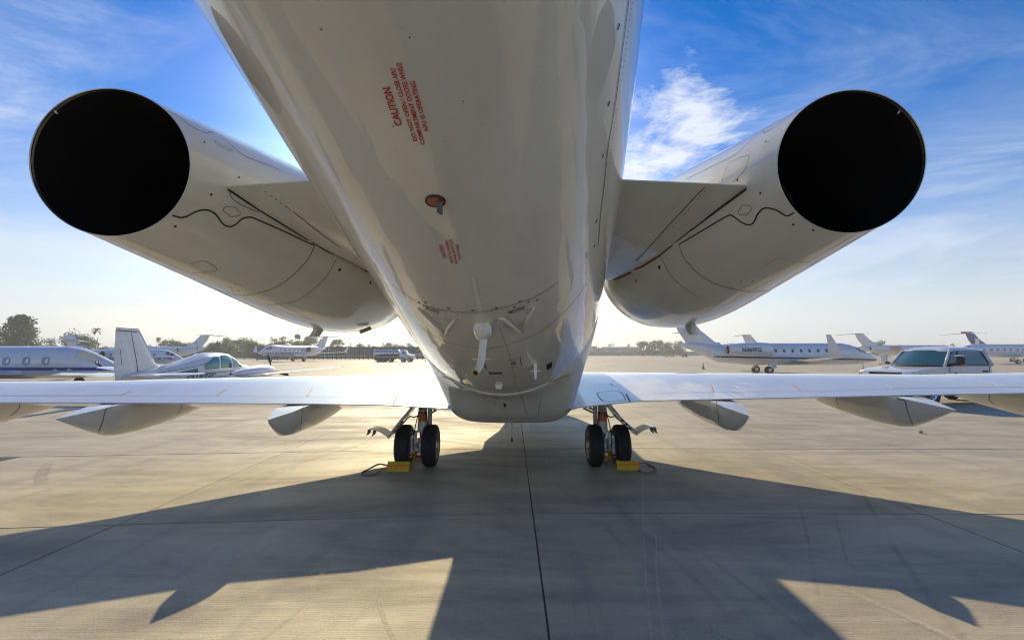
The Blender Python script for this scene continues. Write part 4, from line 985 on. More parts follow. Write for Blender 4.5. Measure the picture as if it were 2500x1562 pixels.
# covered pitot probe with red streamer
tp = wthing('remove_before_flight_streamer', 'red streamer hanging from a black probe cover on the blue striped nose', 'streamer', tuple(at(237, 888, 26.9)))
MB().tube([at(234, 883, 26.95), at(236, 889, 26.9), at(241, 890, 26.9), at(245, 895, 26.9)], .05, 6).build('probe_cover', M_BLACK, tp)
MB().tube([at(240, 883, 26.88), at(241, 888, 26.88), at(247, 892, 26.88), at(249, 900, 26.88)], .03, 5).build('ribbon', M_DRED, tp)
# 2 jet with the swept blue tail
NB = at(452, 872, 64)
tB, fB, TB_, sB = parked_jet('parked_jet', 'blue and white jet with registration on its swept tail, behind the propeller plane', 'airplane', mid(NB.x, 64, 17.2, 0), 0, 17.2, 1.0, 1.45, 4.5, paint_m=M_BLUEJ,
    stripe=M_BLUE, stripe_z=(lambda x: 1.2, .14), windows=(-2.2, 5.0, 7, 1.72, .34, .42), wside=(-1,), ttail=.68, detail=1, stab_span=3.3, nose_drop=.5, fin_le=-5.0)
local_text('N608TX', (-6.55, -.24, 3.0), (1, 0, .0), (0, 0, 1), 1.6, .34, M_NAVY, tB, 'registration')
# 3 long jet facing left with a high tail
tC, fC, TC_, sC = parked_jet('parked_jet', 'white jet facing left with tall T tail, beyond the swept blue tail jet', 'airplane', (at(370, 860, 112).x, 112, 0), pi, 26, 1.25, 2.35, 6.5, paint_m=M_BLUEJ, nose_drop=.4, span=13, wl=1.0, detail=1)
# 4 jet facing the camera beside the blast fence
tD, fD, TD_, sD = parked_jet('parked_jet', 'white and blue jet with winglets facing the camera before the blast fence', 'airplane', (at(735, 870, 114).x-1, 113, 0), radians(-101), 25, 1.3, 2.55, 6.55, nose_drop=.42, span=12.6, wl=1.7, stripe=M_BLUE, stripe_z=(lambda x: 2.0, .12), windows=(-4, 7, 8, 2.75, .6, .45), wside=(1,), detail=1)
MB().lathe([(-1.6, .02), (-1.1, .32), (0, .42), (1.1, .3), (1.6, .02)], (3, 0, 3.85), (1, 0, 0), 12).build('satcom_dome', M_JET, tD, True)
# 5 jet with registration on the engine, right
ZF = 44.5; XF0 = at(1664, 855, ZF).x; XF1 = at(2143, 885, ZF).x; LF = XF1-XF0
tF, fF, TF_, sF = parked_jet('parked_jet', 'white jet with registration on its engine and dark cheat line, winglet toward camera', 'airplane', ((XF0+XF1)/2, ZF, 0), 0, LF, 1.03, 1.86, 5.6,
    stripe=M_NAVY, stripe_z=(lambda x: 1.66-.035*(x+LF/2)*.55, .065), windows=(-.92, 4.75, 8, 2.16, .24, .36), wside=(-1,), ttail=.50, tail_up=.55, nose_drop=.55, wl=1.75, span=9.4, detail=1,
    engine=(-LF/2+LF*.31, .66, 3.9, 1.15, 2.28), gear_x=(-1.75, LF/2-1.5), stab_span=2.6, fin_le=-LF/2+LF*.17)
TE_ = MB().lathe([(1.9, .5), (1.0, .68), (-.5, .66), (-1.95, .46)], (-LF/2+LF*.31, -1.15, 2.28), (1, 0, 0), 28)
TeB = TE_.bvh(Matrix.Translation(((XF0+XF1)/2, ZF, 0)))
ORGW[tF.name] = tF.location.copy()
decal_text('N369FG', [(1812, 858), (1859, 858), (1859, 848.5), (1812, 848.5)], M_NAVY, tF, [TeB], 'registration', .03, .06)
el = [sF(-.35-1.9+.6*cos(a)*.9+.0, 2.0+.62*sin(a), -1, .016)[0] for a in [0]]
def door_outline(T_side, x, z, w, hh, parent, rx=.12):
    pts = [(x-w/2, z-hh/2), (x+w/2, z-hh/2), (x+w/2, z+hh/2), (x-w/2, z+hh/2), (x-w/2, z-hh/2)]; hit = []
    for i in range(4):
        for q in range(6):
            a, b = pts[i], pts[i+1]; p = T_side(a[0]+(b[0]-a[0])*q/6, a[1]+(b[1]-a[1])*q/6, -1, .012)[0]
            if p is not None: hit.append(p)
    MB().tube(hit+[hit[0]], .018, 4, False).build('door_edge', M_SEAM, parent)
door_outline(sF, -.92, 2.0, .58, .95, tF)
pw = thing('wheel_chock', 'small yellow chock at the nose wheel of the registration jet', 'wheel chock', (XF1-1.75, ZF-.2, 0))
MB().box((0, 0, .11), (.35, .35, .22), None, .6).build('body', M_YELLOW, pw)
pw2 = thing('wheel_chock', 'small yellow chock at the rear main wheel of the registration jet', 'wheel chock', (at(1841, 909, ZF-1.5).x, ZF-1.5, 0))
MB().box((0, 0, .11), (.35, .35, .22), None, .6).build('body', M_YELLOW, pw2)
# 6 distant jets on the right
tG, fG, TG_, sG = parked_jet('parked_jet', 'distant jet, only its high T tail shows above the registration jet', 'airplane', (at(1865, 860, 128).x+9.5, 128, 0), radians(-14), 26, 1.25, 2.3, 7.3, detail=1, span=12.5, stab_span=5.2)
tH, fH, TH_, sH = parked_jet('parked_jet', 'white jet with orange swoosh behind the engine, beyond the pickup truck', 'airplane', ((at(2100, 860, 118).x+at(2352, 860, 118).x)/2, 118, 0), 0, at(2352, 860, 118).x-at(2100, 860, 118).x, 1.3, 2.75, 7.1, detail=1, span=13, wl=1.4, windows=(-2, 8, 10, 2.95, .4, .4), wside=(-1,), stab_span=5.6, tail_up=.35, engine=(-9.9, .72, 4.4, 1.85, 3.2))
vs = []; nr = 7; cnt = 0
for i, x in enumerate(np.linspace(-6.6, -1.6, 18)):
    w_ = .62*sin(pi*min(1, (i+.6)/13))**.8*(1 if i < 11 else .6); zz = 3.25-.05*i*.5
    col_ = [sH(x, min(zz-w_+2*w_*q/(nr-1), 4.02), -1, .03)[0] for q in range(nr)]
    if all(c is not None for c in col_): vs += col_; cnt += 1
MB().add(vs, [(i*nr+q, i*nr+q+1, (i+1)*nr+q+1, (i+1)*nr+q) for i in range(cnt-1) for q in range(nr-1)]).build('orange_swoosh', M_ORSW, tH)
tI, fI, TI_, sI = parked_jet('parked_jet', 'distant jet with dark blue tail and red cap at the right edge', 'airplane', (at(2392, 860, 105).x+10.0, 105, 0), 0, 24, 1.2, 2.4, 6.6, detail=1, fin_mat=pm('dark_blue_tail', (.008, .03, .26), .35, 0, .8), cap_mat=M_DRED, stab_span=5.2, cockpit=False)
em = sum([Vector((0, 0, 0))], Vector())
MB().box((-12+24*.17-24*.13*.45-1.3, -.17, 4.75), (1.0, .02, 1.3)).build('tail_emblem', M_WHITE, tI)
tJ, fJ, TJ_, sJ = parked_jet('parked_jet', 'white jet facing left with round cabin windows, cropped by the right edge', 'airplane', (at(2322, 870, 84).x+11.5, 84, 0), pi, 23, 1.15, 2.45, 6.4, detail=1, span=10.5, wl=1.2, windows=(-3.0, 6.4, 9, 2.6, .62, .44), wside=(1,), nose_drop=.4, gear_x=(-2.2, 8))

# ------------------------------------------------------------------ light twin propeller aeroplane, left
def prop_plane():
    hd = radians(88.2); t = thing('propeller_plane', 'white twin propeller plane with teal trim and green tinted windows', 'airplane', (-15.38, 22.6, 0), hd)
    L = 9.1; h = L/2
    M = Matrix.Translation(t.location) @ Matrix.Rotation(hd, 4, 'Z')
    # stations: x, centre z, half width, half height (cabin hump added above)
    st_ = [(4.55, 0.74, .05, .05), (4.48, 0.74, .18, .16), (4.2, 0.76, .34, .30), (3.7, 0.79, .46, .40), (3.1, 0.83, .53, .47), (2.7, 0.86, .56, .50), (2.35, 0.96, .58, .60), (2.0, 1.06, .59, .72), (1.6, 1.12, .60, .80), (1.1, 1.14, .60, .82), (.5, 1.14, .60, .82), (-.1, 1.12, .58, .78), (-.8, 1.06, .53, .66), (-1.6, 1.00, .44, .52), (-2.5, 0.96, .33, .40), (-3.4, 0.94, .22, .28), (-4.2, 0.92, .10, .16), (-4.5, 0.91, .03, .06)]
    rings = []
    for i in range(len(st_)-1):
        for q in range(3):
            x, z, w, hh = [a+(b-a)*q/3 for a, b in zip(st_[i], st_[i+1])]; rings.append([Vector((x, w*math.copysign(abs(cos(a))**.8, cos(a)), z+hh*math.copysign(abs(sin(a))**.85, sin(a)))) for a in [2*pi*j/32 for j in range(32)]])
    fm = MB().loft(rings); fo = fm.build('fuselage', M_JET, t, True, angle=60); T = fm.bvh(); TW = fm.bvh(M)
    def side(x, z, sy=-1, off=.012):
        hit = T.ray_cast(Vector((x, sy*3, z)), Vector((0, -sy, 0))); return hit[0]+Vector((0, sy*off, 0)) if hit[0] is not None else None
    for sy in (-1, 1):
        for q in ([(2.42, 1.20), (2.30, 1.24), (1.88, 1.72), (1.62, 1.80), (1.60, 1.18)], [(1.45, 1.16), (1.45, 1.80), (1.0, 1.84), (.72, 1.78), (.62, 1.16)], [(.48, 1.14), (.56, 1.74), (.2, 1.72), (-.42, 1.40), (-.52, 1.28), (-.42, 1.14)]):
            vs = []
            n = len(q)
            for i in range(n):
                for u in range(3):
                    a, b = q[i], q[(i+1) % n]; vs.append(side(a[0]+(b[0]-a[0])*u/3, a[1]+(b[1]-a[1])*u/3, sy))
            vs = [v for v in vs if v is not None]; n = len(vs)
            cx_, cz_ = sum(p[0] for p in q)/len(q), sum(p[1] for p in q)/len(q); rg = []
            for s_ in (1.0, .75, .5, .25):
                rg.append([side(cx_+(v.x-cx_)*s_, cz_+(v.z-cz_)*s_, sy, .018) or v for v in vs])
            vv = [p for r in rg for p in r]+[side(cx_, cz_, sy, .018)]
            MB().add(vv, [(r*n+i, r*n+(i+1) % n, r*n+n+(i+1) % n, r*n+n+i) for r in range(3) for i in range(n)]+[(3*n+i, 3*n+(i+1) % n, 4*n) for i in range(n)]).build('cabin_window', M_GGLASS, t, True)
        # teal cheat line and swoosh
        vs = []
        for x in np.linspace(4.3, -1.9, 30):
            z = 1.52-.03*(2-x)*.2 if x > -.2 else 1.51+.0*x
            zc_ = 1.04-.02*(4.3-x)
            a, b = side(x, zc_-.02, sy, .01), side(x, zc_+.02, sy, .01)
            if a is not None and b is not None: vs += [a, b]
        MB().add(vs, [(2*i, 2*i+1, 2*i+3, 2*i+2) for i in range(len(vs)//2-1)]).build('cheat_line', M_TEAL, fo)
        vs = []
        for i, x in enumerate(np.linspace(-.9, -3.0, 14)):
            a, b = side(x, .90, sy, .012), side(x, .90+.30*(1-i/13)+.01, sy, .012)
            if a is not None and b is not None: vs += [a, b]
        MB().add(vs, [(2*i, 2*i+1, 2*i+3, 2*i+2) for i in range(len(vs)//2-1)]).build('teal_flash', M_TEAL, fo)
        vs = []
        for i, x in enumerate(np.linspace(.4, -3.2, 20)):
            zz = lerp([-3.2, -.9, .4], [1.04, 1.30, 1.64], x); a, b = side(x, zz-.014, sy, .01), side(x, zz+.014, sy, .01)
            if a is not None and b is not None: vs += [a, b]
        MB().add(vs, [(2*i, 2*i+1, 2*i+3, 2*i+2) for i in range(len(vs)//2-1)]).build('trim_line', M_TEAL, fo)
    # windscreen
    vs = []
    for f in np.linspace(0, 1, 5):
        x = 2.62-.55*f
        for a in np.linspace(-.62, .62, 7):
            hit = T.ray_cast(Vector((x, 0, .94)), Vector((0, sin(a*1.25), cos(a*1.25)))); vs.append(hit[0]+hit[1]*.012 if hit[0] is not None else Vector((x, 0, 1.5)))
    MB().add(vs, [(i*7+j, i*7+j+1, i*7+j+8, i*7+j+7) for i in range(4) for j in range(6)]).build('windscreen', M_GGLASS, t)
    # fin, rudder line, stabilisers, wings
    fin_ = MB().loft([vfoil(-1.7, 2.6, 1.10, .05), vfoil(-2.35, 1.95, 1.24, .07), vfoil(-2.80, 1.57, 1.50, .08), vfoil(-3.12, 1.42, 2.0, .08), vfoil(-3.66, 1.07, 2.78, .09), vfoil(-3.76, 1.02, 2.88, .07)]); fb = fin_.bvh()
    f_ = fin_.build('tail_fin', M_JET, t, True, angle=35)
    rud = MB().loft([vfoil(-3.60, 1.05, .80, .085), vfoil(-3.80, .96, 1.30, .085), vfoil(-3.98, .82, 1.9, .085), vfoil(-4.12, .66, 2.5, .085), vfoil(-4.22, .58, 2.80, .07)]); r_ = rud.build('rudder', M_JET, f_, True, angle=35)
    for sy in (-1, 1):
        MB().tube([(-3.66, sy*.050, .98), (-3.80, sy*.050, 1.6), (-3.96, sy*.048, 2.15), (-4.12, sy*.042, 2.74)], .012, 5).build('rudder_gap', M_DARK, f_)
        MB().tube([(-4.47, sy*.028, 1.45), (-4.5, sy*.027, 1.75), (-4.55, sy*.026, 2.05)], .008, 5).build('trim_tab_gap', M_DARK, f_)
        MB().box((-4.28, sy*.045, 2.80), (.92, .008, .05), Matrix.Rotation(.02, 3, 'Y')).build('fin_stripe', M_TEAL, f_)
    MB().loft([[Vector((-2.93+.02, y, 1.70)) for y in (-.03, .03)]+[Vector((-2.93-.04, y, 1.70)) for y in (.035, -.035)], [Vector((-3.73, y, 2.88)) for y in (-.03, .03)]+[Vector((-3.77, y, 2.88)) for y in (.035, -.035)]]).build('deice_boot', M_GREYM, f_)
    MB().box((-4.25, 0, 2.905), (.98, .07, .03), None).build('fin_cap', M_SEAM, f_)
    for sy in (-1, 1):
        MB().loft([foil(-3.2, 1.15, 0, 1.02, .06), foil(-3.25, 1.1, sy*.2, 1.02, .06), foil(-3.6, .7, sy*2.85, 1.08, .06), foil(-3.75, .35, sy*3.0, 1.08, .03)]).build('stabilizer', M_JET, t, True, angle=35)
        MB().loft([foil(-4.22, .4, sy*.25, 1.0, .04), foil(-4.15, .3, sy*2.9, 1.06, .04)]).build('elevator', M_JET, t, True, angle=35)
        MB().loft([foil(2.3, 2.3, 0, .55, .06), foil(1.7, 1.9, sy*.6, .60, .06), foil(1.55, 1.65, sy*1.9, .76, .06), foil(1.25, .95, sy*(6.35 if sy < 0 else 5.6), 1.18, .05), foil(1.0, .45, sy*(6.75 if sy < 0 else 5.8), 1.22, .03)]).build('wing', M_JET, t, True, angle=35)
        # nacelle, spinner and blades
        y = sy*1.85; e_ = MB().lathe([(1.5, .15), (1.45, .27), (1.2, .34), (.5, .38), (-.2, .36), (-1.1, .25), (-2.0, .06)], (1.5, y, .93), (1, 0, 0), 26).build('engine_nacelle', M_JET, t, True, angle=50)
        sp = MB().lathe([(1.5, .15), (1.62, .14), (1.80, .08), (1.88, .01)], (1.5, y, .93), (1, 0, 0), 20).build('spinner', M_CHROME, e_, True)
        for a0 in (-.3, -.3+2*pi/3, -.3+4*pi/3):
            rg = []
            for r, c_, tw in ((.10, .07, .9), (.25, .14, .8), (.5, .19, .6), (.75, .17, .45), (.92, .12, .38), (.97, .05, .35)):
                d = Vector((0, -sin(a0), cos(a0))); e2 = Vector((0, cos(a0), sin(a0)))
                chd = e2*cos(tw)+Vector((1, 0, 0))*sin(tw); nn = chd.cross(d)
                c = Vector((3.10, y, .93))+d*r; rg.append([c+chd*c_/2, c+nn*.014, c-chd*c_/2, c-nn*.014])
            MB().loft(rg).build('propeller_blade', M_BLACK, e_, True, angle=60)
        g_ = MB().tube([(.9, sy*1.85, 1.0), (.9, sy*1.85, .25)], .05, 8).build('landing_gear', M_GREYM, t, True)
        MB().lathe([(-.08, .12), (-.10, .22), (0, .26), (.10, .22), (.08, .12), (.02, .01)], (.9, sy*1.85, .26), (0, 1, 0), 24).build('wheel', M_TYRE, g_, True, angle=40)
    g_ = MB().tube([(3.4, 0, 1.0), (3.4, 0, .2)], .04, 8).build('nose_gear', M_GREYM, t, True)
    MB().lathe([(-.07, .1), (-.08, .18), (0, .21), (.08, .18), (.07, .1)], (3.4, 0, .21), (0, 1, 0), 20).build('wheel', M_TYRE, g_, True, angle=40)
    b_ = MB().tube([(-1.9, 0, 1.4), (-1.9, 0, 1.62)], .03, 8).build('beacon_mount', M_JET, t, True)
    MB().lathe([(0, .06), (.06, .065), (.12, .04), (.14, .005)], (-1.9, 0, 1.61), (0, 0, 1), 14).build('beacon', pm('red_beacon_lens', (.75, .10, .04), .25), b_, True)
    for x, z, l in ((-.2, 1.90, .62), (.9, 1.95, .3)): MB().tube([(x, 0, z-.1), (x-.3*l, 0, z+l*.95)], .010, 6).build('antenna', M_SEAM, t)
    ORGW[t.name] = Vector((0, 0, 0))
    # registration on the starboard flank
    uv, fs = textmesh('N169SP', .03); vs = []
    for u, v in uv:
        p = side(-1.45+1.75*u, .755+.24*v, -1, .016); vs.append(p if p is not None else Vector((-1.45+1.75*u, -.6, .64+.26*v)))
    MB().add(vs, fs).build('registration', M_TEAL, t)
    return t
prop_plane()

# ------------------------------------------------------------------ white pickup truck, right
def truck():
    hd = pi+radians(-16)+radians(30)
    FL = Vector((at(2232, 900, 16.3).x, 16.3, 0))
    t = thing('pickup_truck', 'white pickup truck with large dark tow mirrors parked beyond the right wing', 'pickup truck', (0, 0, 0), hd)
    Rz = Matrix.Rotation(hd, 3, 'Z'); W2 = 1.0
    t.location = FL-Rz @ Vector((2.75, W2, 0)); t.scale = (1, 1, 1.06)      # front left corner lands on FL
    # body side profile (x forward), lofted across the width with tumblehome
    def body(poly, w0, w1, zsplit=1.25):
        rings = []
        for yy in (-1, -.96, -.8, 0, .8, .96, 1):
            k = 1 if abs(yy) < .9 else (.985 if abs(yy) < .99 else .955)
            ring = []
            for x, z in poly:
                w = w0 if z < zsplit else w0+(w1-w0)*(z-zsplit)/(2.0-zsplit)
                ring.append(Vector((x*1.0-(0 if k == 1 else (1-k)*.6*np.sign(x)), yy*w, z-(0 if k == 1 else (1-k)*(.35 if z > 1 else 0)))))
            rings.append(ring)
        return MB().loft(rings)
    hood = [(2.75, .62), (2.78, .9), (2.76, 1.12), (2.70, 1.20), (2.3, 1.27), (1.25, 1.34), (1.20, .62)]
    h_ = body(hood, 1.0, 1.0).build('hood', M_WHTP, t, True, angle=32)
    # cab: lower shell and glazed greenhouse built from pillars and roof
    lower = [(1.22, .55), (1.22, 1.36), (-1.15, 1.36), (-1.2, .55)]
    c_ = body(lower, .985, .985).build('cab', M_WHTP, t, True, angle=32)
    wb, wt, zb, zt = .97, .80, 1.35, 1.93
    fb, ft, rb, rt_ = 1.20, .66, -1.16, -1.02
    corners = {}
    for sy in (-1, 1):
        corners[sy] = [Vector((fb, sy*wb*.98, zb)), Vector((ft, sy*wt, zt)), Vector((rt_, sy*wt, zt)), Vector((rb, sy*wb, zb))]
        A, B, C_, D = corners[sy]
        for a, b, r in ((A, B, .045), (C_, D, .09)): MB().tube([a, b], r, 8).build('pillar', M_WHTP, c_, True)
        B1 = Vector((.15, sy*.80, zt)); B0 = Vector((.30, sy*.965, zb))
        q = [A+Vector((-.12, 0, .03)), B+Vector((-.08, 0, -.05)), C_+Vector((.06, 0, -.05)), D+Vector((.12, 0, .03))]
        ctr = sum(q, Vector())/4
        ql = []
        for i in range(4):
            a, b = q[i], q[(i+1) % 4]; pv, nx = (a-b).normalized(), None
            prev = q[i-1]; ql += [a+(prev-a).normalized()*.07, a+(b-a).normalized()*.07]
        n = len(ql); MB().add(ql+[v-Vector((0, sy*.03, 0)) for v in ql], [tuple(range(n))]+[(i, (i+1) % n, (i+1) % n+n, i+n) for i in range(n)]).build('side_window', M_TGLASS, t)
        MB().tube([v+Vector((0, sy*.006, 0)) for v in ql]+[ql[0]+Vector((0, sy*.006, 0))], .016, 6, False).build('window_seal', M_BLACK, t, True)
        MB().tube([A.lerp(D, .23)+Vector((0, sy*.012, .02)), B.lerp(C_, .22)+Vector((-.0, sy*.008, -.04))], .018, 6).build('window_divider', M_BLACK, t)
        # shell strip between belt and roof behind the glass
        MB().box((-.2, sy*.93, 1.36), (2.0, .06, .05)).build('belt_moulding', M_WHTP, c_, bevel=.01)
        # door seam, handle, emblem, mirror
        MB().box((1.02, sy*.991, .98), (.012, .012, .70)).build('door_seam', M_SEAM, c_)
        MB().box((-1.0, sy*.991, .98), (.012, .012, .70)).build('door_seam', M_SEAM, c_)
        MB().box((-.78, sy*1.0, 1.17), (.24, .05, .055)).build('door_handle', M_BLACK, c_, bevel=.012)
        MB().box((.72, sy*.995, 1.12), (.09, .02, .06)).build('side_emblem', M_BLACK, c_)
        a = Vector((1.02, sy*.97, 1.40)); MB().tube([a, a+Vector((.02, sy*.26, .04))], .05, 8).build('mirror_arm', M_BLACK, t, True)
        mc = a+Vector((0, sy*.36, .13)); mr = MB().loft([[mc+Vector((x*s_, y*s_, z*s_)) for y, z in ((-.11, -.15), (.10, -.16), (.12, .10), (.07, .16), (-.10, .16))] for x, s_ in ((.12, .7), (.06, 1), (-.06, 1))]).build('mirror', M_BLACK if sy > 0 else M_GREYM, t, True, angle=35)
        MB().box(mc+Vector((.03, sy*.10, -.14)), (.10, .08, .06)).build('mirror_lamp', M_AMBER, mr)
        MB().box(mc+Vector((.04, 0, .19)), (.12, .24, .05)).build('mirror_cap', M_WHTP, mr, bevel=.02)
        # headlamp, wheel arches and wheels
        MB().box((2.70, sy*.78, 1.02), (.16, .36, .26)).build('headlight', M_CHROME, t, bevel=.03)
        MB().box((2.72, sy*.95, 1.02), (.14, .08, .14)).build('turn_lamp', M_AMBER, t)
        for wx in (1.95, -1.95):
            wc = Vector((wx, sy*.88, .43))
            w_ = MB().lathe([(-.13, .24), (-.14, .35), (-.10, .43), (.10, .43), (.14, .35), (.13, .24)], wc, (0, 1, 0), 36).build('wheel', M_TYRE, t, True, angle=35)
            MB().lathe([(sy*.12, .23), (sy*.10, .21), (sy*.07, .12), (sy*.11, .08), (sy*.115, .001)], wc, (0, 1, 0), 28).build('rim', M_CHROME, w_, True, angle=30)
            for k in range(8):
                an = 2*pi*k/8; MB().box(wc+Vector((.155*cos(an), sy*.093, .155*sin(an))), (.05, .02, .04), Matrix.Rotation(-an, 3, 'Y')).build('rim_hole', M_BLACK, w_)
            if wx > 0: MB().tube([wc+Vector((.50*cos(a), sy*.13, .50*sin(a))) for a in np.linspace(0, pi, 12)], .05, 6).build('wheel_arch', M_WHTP, t, True)
    L_, R_2 = corners[1], corners[-1]
    ws = [R_2[0]+Vector((.0, .07, .03)), L_[0]+Vector((0, -.07, .03)), L_[1]+Vector((.02, -.05, -.03)), R_2[1]+Vector((.02, .05, -.03))]
    rows = []
    for f in np.linspace(0, 1, 5):
        a = ws[0].lerp(ws[3], f); b = ws[1].lerp(ws[2], f); rows.append([a.lerp(b, u)+Vector((.10*sin(pi*u), 0, .01*sin(pi*u))) for u in np.linspace(0, 1, 9)])
    MB().add([p for r in rows for p in r], [(i*9+j, i*9+j+1, i*9+j+10, i*9+j+9) for i in range(4) for j in range(8)]).build('windscreen', M_TGLASS, t, True)
    MB().tube([p+Vector((.012, 0, -.02)) for p in rows[0]], .03, 6).build('cowl', M_BLACK, t, True)
    for y0 in (.55, -.15): MB().tube([Vector((1.42, y0, 1.40)), Vector((1.36, y0-.55, 1.45))], .012, 5).build('wiper', M_BLACK, t)
    roof = []
    for x, dz in ((.76, -.05), (.70, .04), (.4, .11), (-.4, .13), (-.85, .11), (-1.02, .05), (-1.07, -.05)):
        roof.append([Vector((x, wt*1.02*u, zt+dz*(1-abs(u)**3)+(.0 if abs(u) < .97 else -.03))) for u in np.linspace(-1, 1, 13)]+[Vector((x, wt*1.02*u, zt-.07)) for u in np.linspace(1, -1, 5)])
    MB().loft(roof).build('roof', M_WHTP, c_, True, angle=40)
    MB().box((-1.13, 0, 1.62), (.05, 1.5, .5)).build('rear_wall', M_WHTP, c_); 
    MB().box((-1.165, 0, 1.66), (.03, 1.3, .34)).build('rear_window', M_TGLASS, t)
    for sy in (-1, 1):      # seats seen through the glass line stay dark shapes
        MB().box((-.2, sy*.42, 1.1), (.55, .5, .9), None, .85).build('seat', M_SEAM, t, bevel=.05)
    # low service bed
    bd = MB().box((-2.05, 0, .74), (1.7, 1.86, .36)).build('bed', M_WHTP, t, bevel=.03)
    MB().box((.6, 0, .5), (4.6, 1.2, .25)).build('chassis', M_BLACK, t)
    # grille, bumper, badge bar
    MB().box((2.765, 0, 1.08), (.05, 1.16, .12)).build('grille', M_BLACK, t, bevel=.01)
    MB().box((2.77, 0, .93), (.05, 1.16, .12)).build('grille', M_BLACK, t, bevel=.01)
    MB().box((2.78, 0, 1.005), (.05, 1.24, .03)).build('grille_bar', M_CHROME, t)
    MB().box((2.86, 0, .66), (.16, 1.96, .22)).build('front_bumper', M_CHROME, t, bevel=.04)
    return t
truck()

# ------------------------------------------------------------------ fuel truck
def fuel_truck():
    x0 = at(914, 870, 105).x; x1 = at(1011, 870, 105).x; Lt = x1-x0
    t = thing('fuel_truck', 'polished tanker truck with blue and white cab parked before the blast fence', 'tanker truck', ((x0+x1)/2, 105, 0), 0); h = Lt/2
    tk = []
    for x, s_ in ((-h, .75), (-h+.12, .96), (-h+.3, 1), (h-3.5, 1), (h-3.3, .96), (h-3.2, .75)):
        tk.append([Vector((x, 1.15*s_*cos(a), 1.95+.78*s_*sin(a))) for a in [2*pi*j/28 for j in range(28)]])
    MB().loft(tk).build('tank', M_TANK, t, True, angle=40)
    MB().box((-1.6, 0, 2.76), (5.2, .9, .12)).build('tank_walkway', M_GREYM, t)
    MB().box((-1.6, 0, 1.0), (Lt-3.6, 2.1, .25)).build('chassis', M_BLACK, t)
    MB().box((-h+2.0, 0, .72), (3.4, 2.3, .65)).build('pump_cabinet', M_FENCED, t, bevel=.05)
    cb = [(h-2.9, .75), (h-2.9, 2.55), (h-2.75, 2.68), (h-1.85, 2.66), (h-1.45, 1.80), (h-.1, 1.62), (h, 1.45), (h, .75)]
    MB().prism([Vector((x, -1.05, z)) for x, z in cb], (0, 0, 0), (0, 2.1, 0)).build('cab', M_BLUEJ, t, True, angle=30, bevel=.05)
    MB().prism([Vector((x, -1.06, z)) for x, z in ((h-2.5, 1.8), (h-2.5, 2.42), (h-1.95, 2.42), (h-1.68, 1.8))], (0, 0, 0), (0, 2.12, 0)).build('side_window', M_GLASS, t)
    MB().prism([Vector((h-1.80, y, 2.58)) if k_ else Vector((h-1.42, y, 1.84)) for y, k_ in ((-.9, 0), (.9, 0), (.9, 1), (-.9, 1))], (.03, 0, .012), (.05, 0, .02)).build('windscreen', M_GLASS, t)
    MB().box((h+.05, 0, .75), (.2, 2.2, .3)).build('bumper', M_STEEL, t)
    MB().tube([(h-3.05, -.9, 1.0), (h-3.05, -.9, 3.35)], .09, 8).build('exhaust_stack', M_CHROME, t, True)
    MB().box((h-2.3, 0, 2.82), (.3, 1.1, .16)).build('light_bar', M_AMBER, t)
    for x in (-h+1.2, -h+2.4, -h+3.9, h-2.4, h-.9):
        for sy in (-1, 1):
            wc = Vector((x, sy*.95, .48)); w_ = MB().lathe([(-.16, .25), (-.17, .42), (-.12, .48), (.12, .48), (.17, .42), (.16, .25)], wc, (0, 1, 0), 20).build('wheel', M_TYRE, t, True, angle=40)
            MB().lathe([(-.13, .001), (-.13, .26), (.13, .26), (.13, .001)], wc, (0, 1, 0), 14).build('rim', M_STEEL, w_, True, angle=30)
    MB().tube([(-h+3, -1.12, .9), (h-3.2, -1.12, .9)], .12, 8).build('hose', M_BLACK, t, True)
fuel_truck()
# white wing of an aircraft hidden by the tail, just past the tanker
wv = wthing('parked_jet', 'white wing tip of a jet otherwise hidden behind the belly, right of the tanker', 'airplane', (at(1040, 868, 112).x, 112, 0))
MB().loft([[at(1000, 866, 112)+Vector((0, y, z)) for y, z in ((-.5, 0), (.5, 0), (.4, .14), (-.4, .12))], [at(1070, 864.5, 112)+Vector((0, y, z)) for y, z in ((-1.6, 0), (1.6, 0), (1.2, .5), (-1.2, .45))]]).build('wing', M_JET, wv, True, angle=35)
MB().loft([[Vector((at(1068+d, 860, 112).x, 112+1.3*cos(a)*r, 2.3+1.3*sin(a)*r)) for a in [2*pi*j/20 for j in range(20)]] for d, r in ((0, .3), (12, .8), (40, 1), (160, 1), (220, .5), (240, .1))]).build('fuselage', M_JET, wv, True)
for d in (15, 60, 66): MB().tube([(at(1068+d, 870, 112).x, 111, 1.5), (at(1068+d, 870, 112).x, 111, .0)], .22, 8).build('landing_gear', M_GREYM, wv, True)

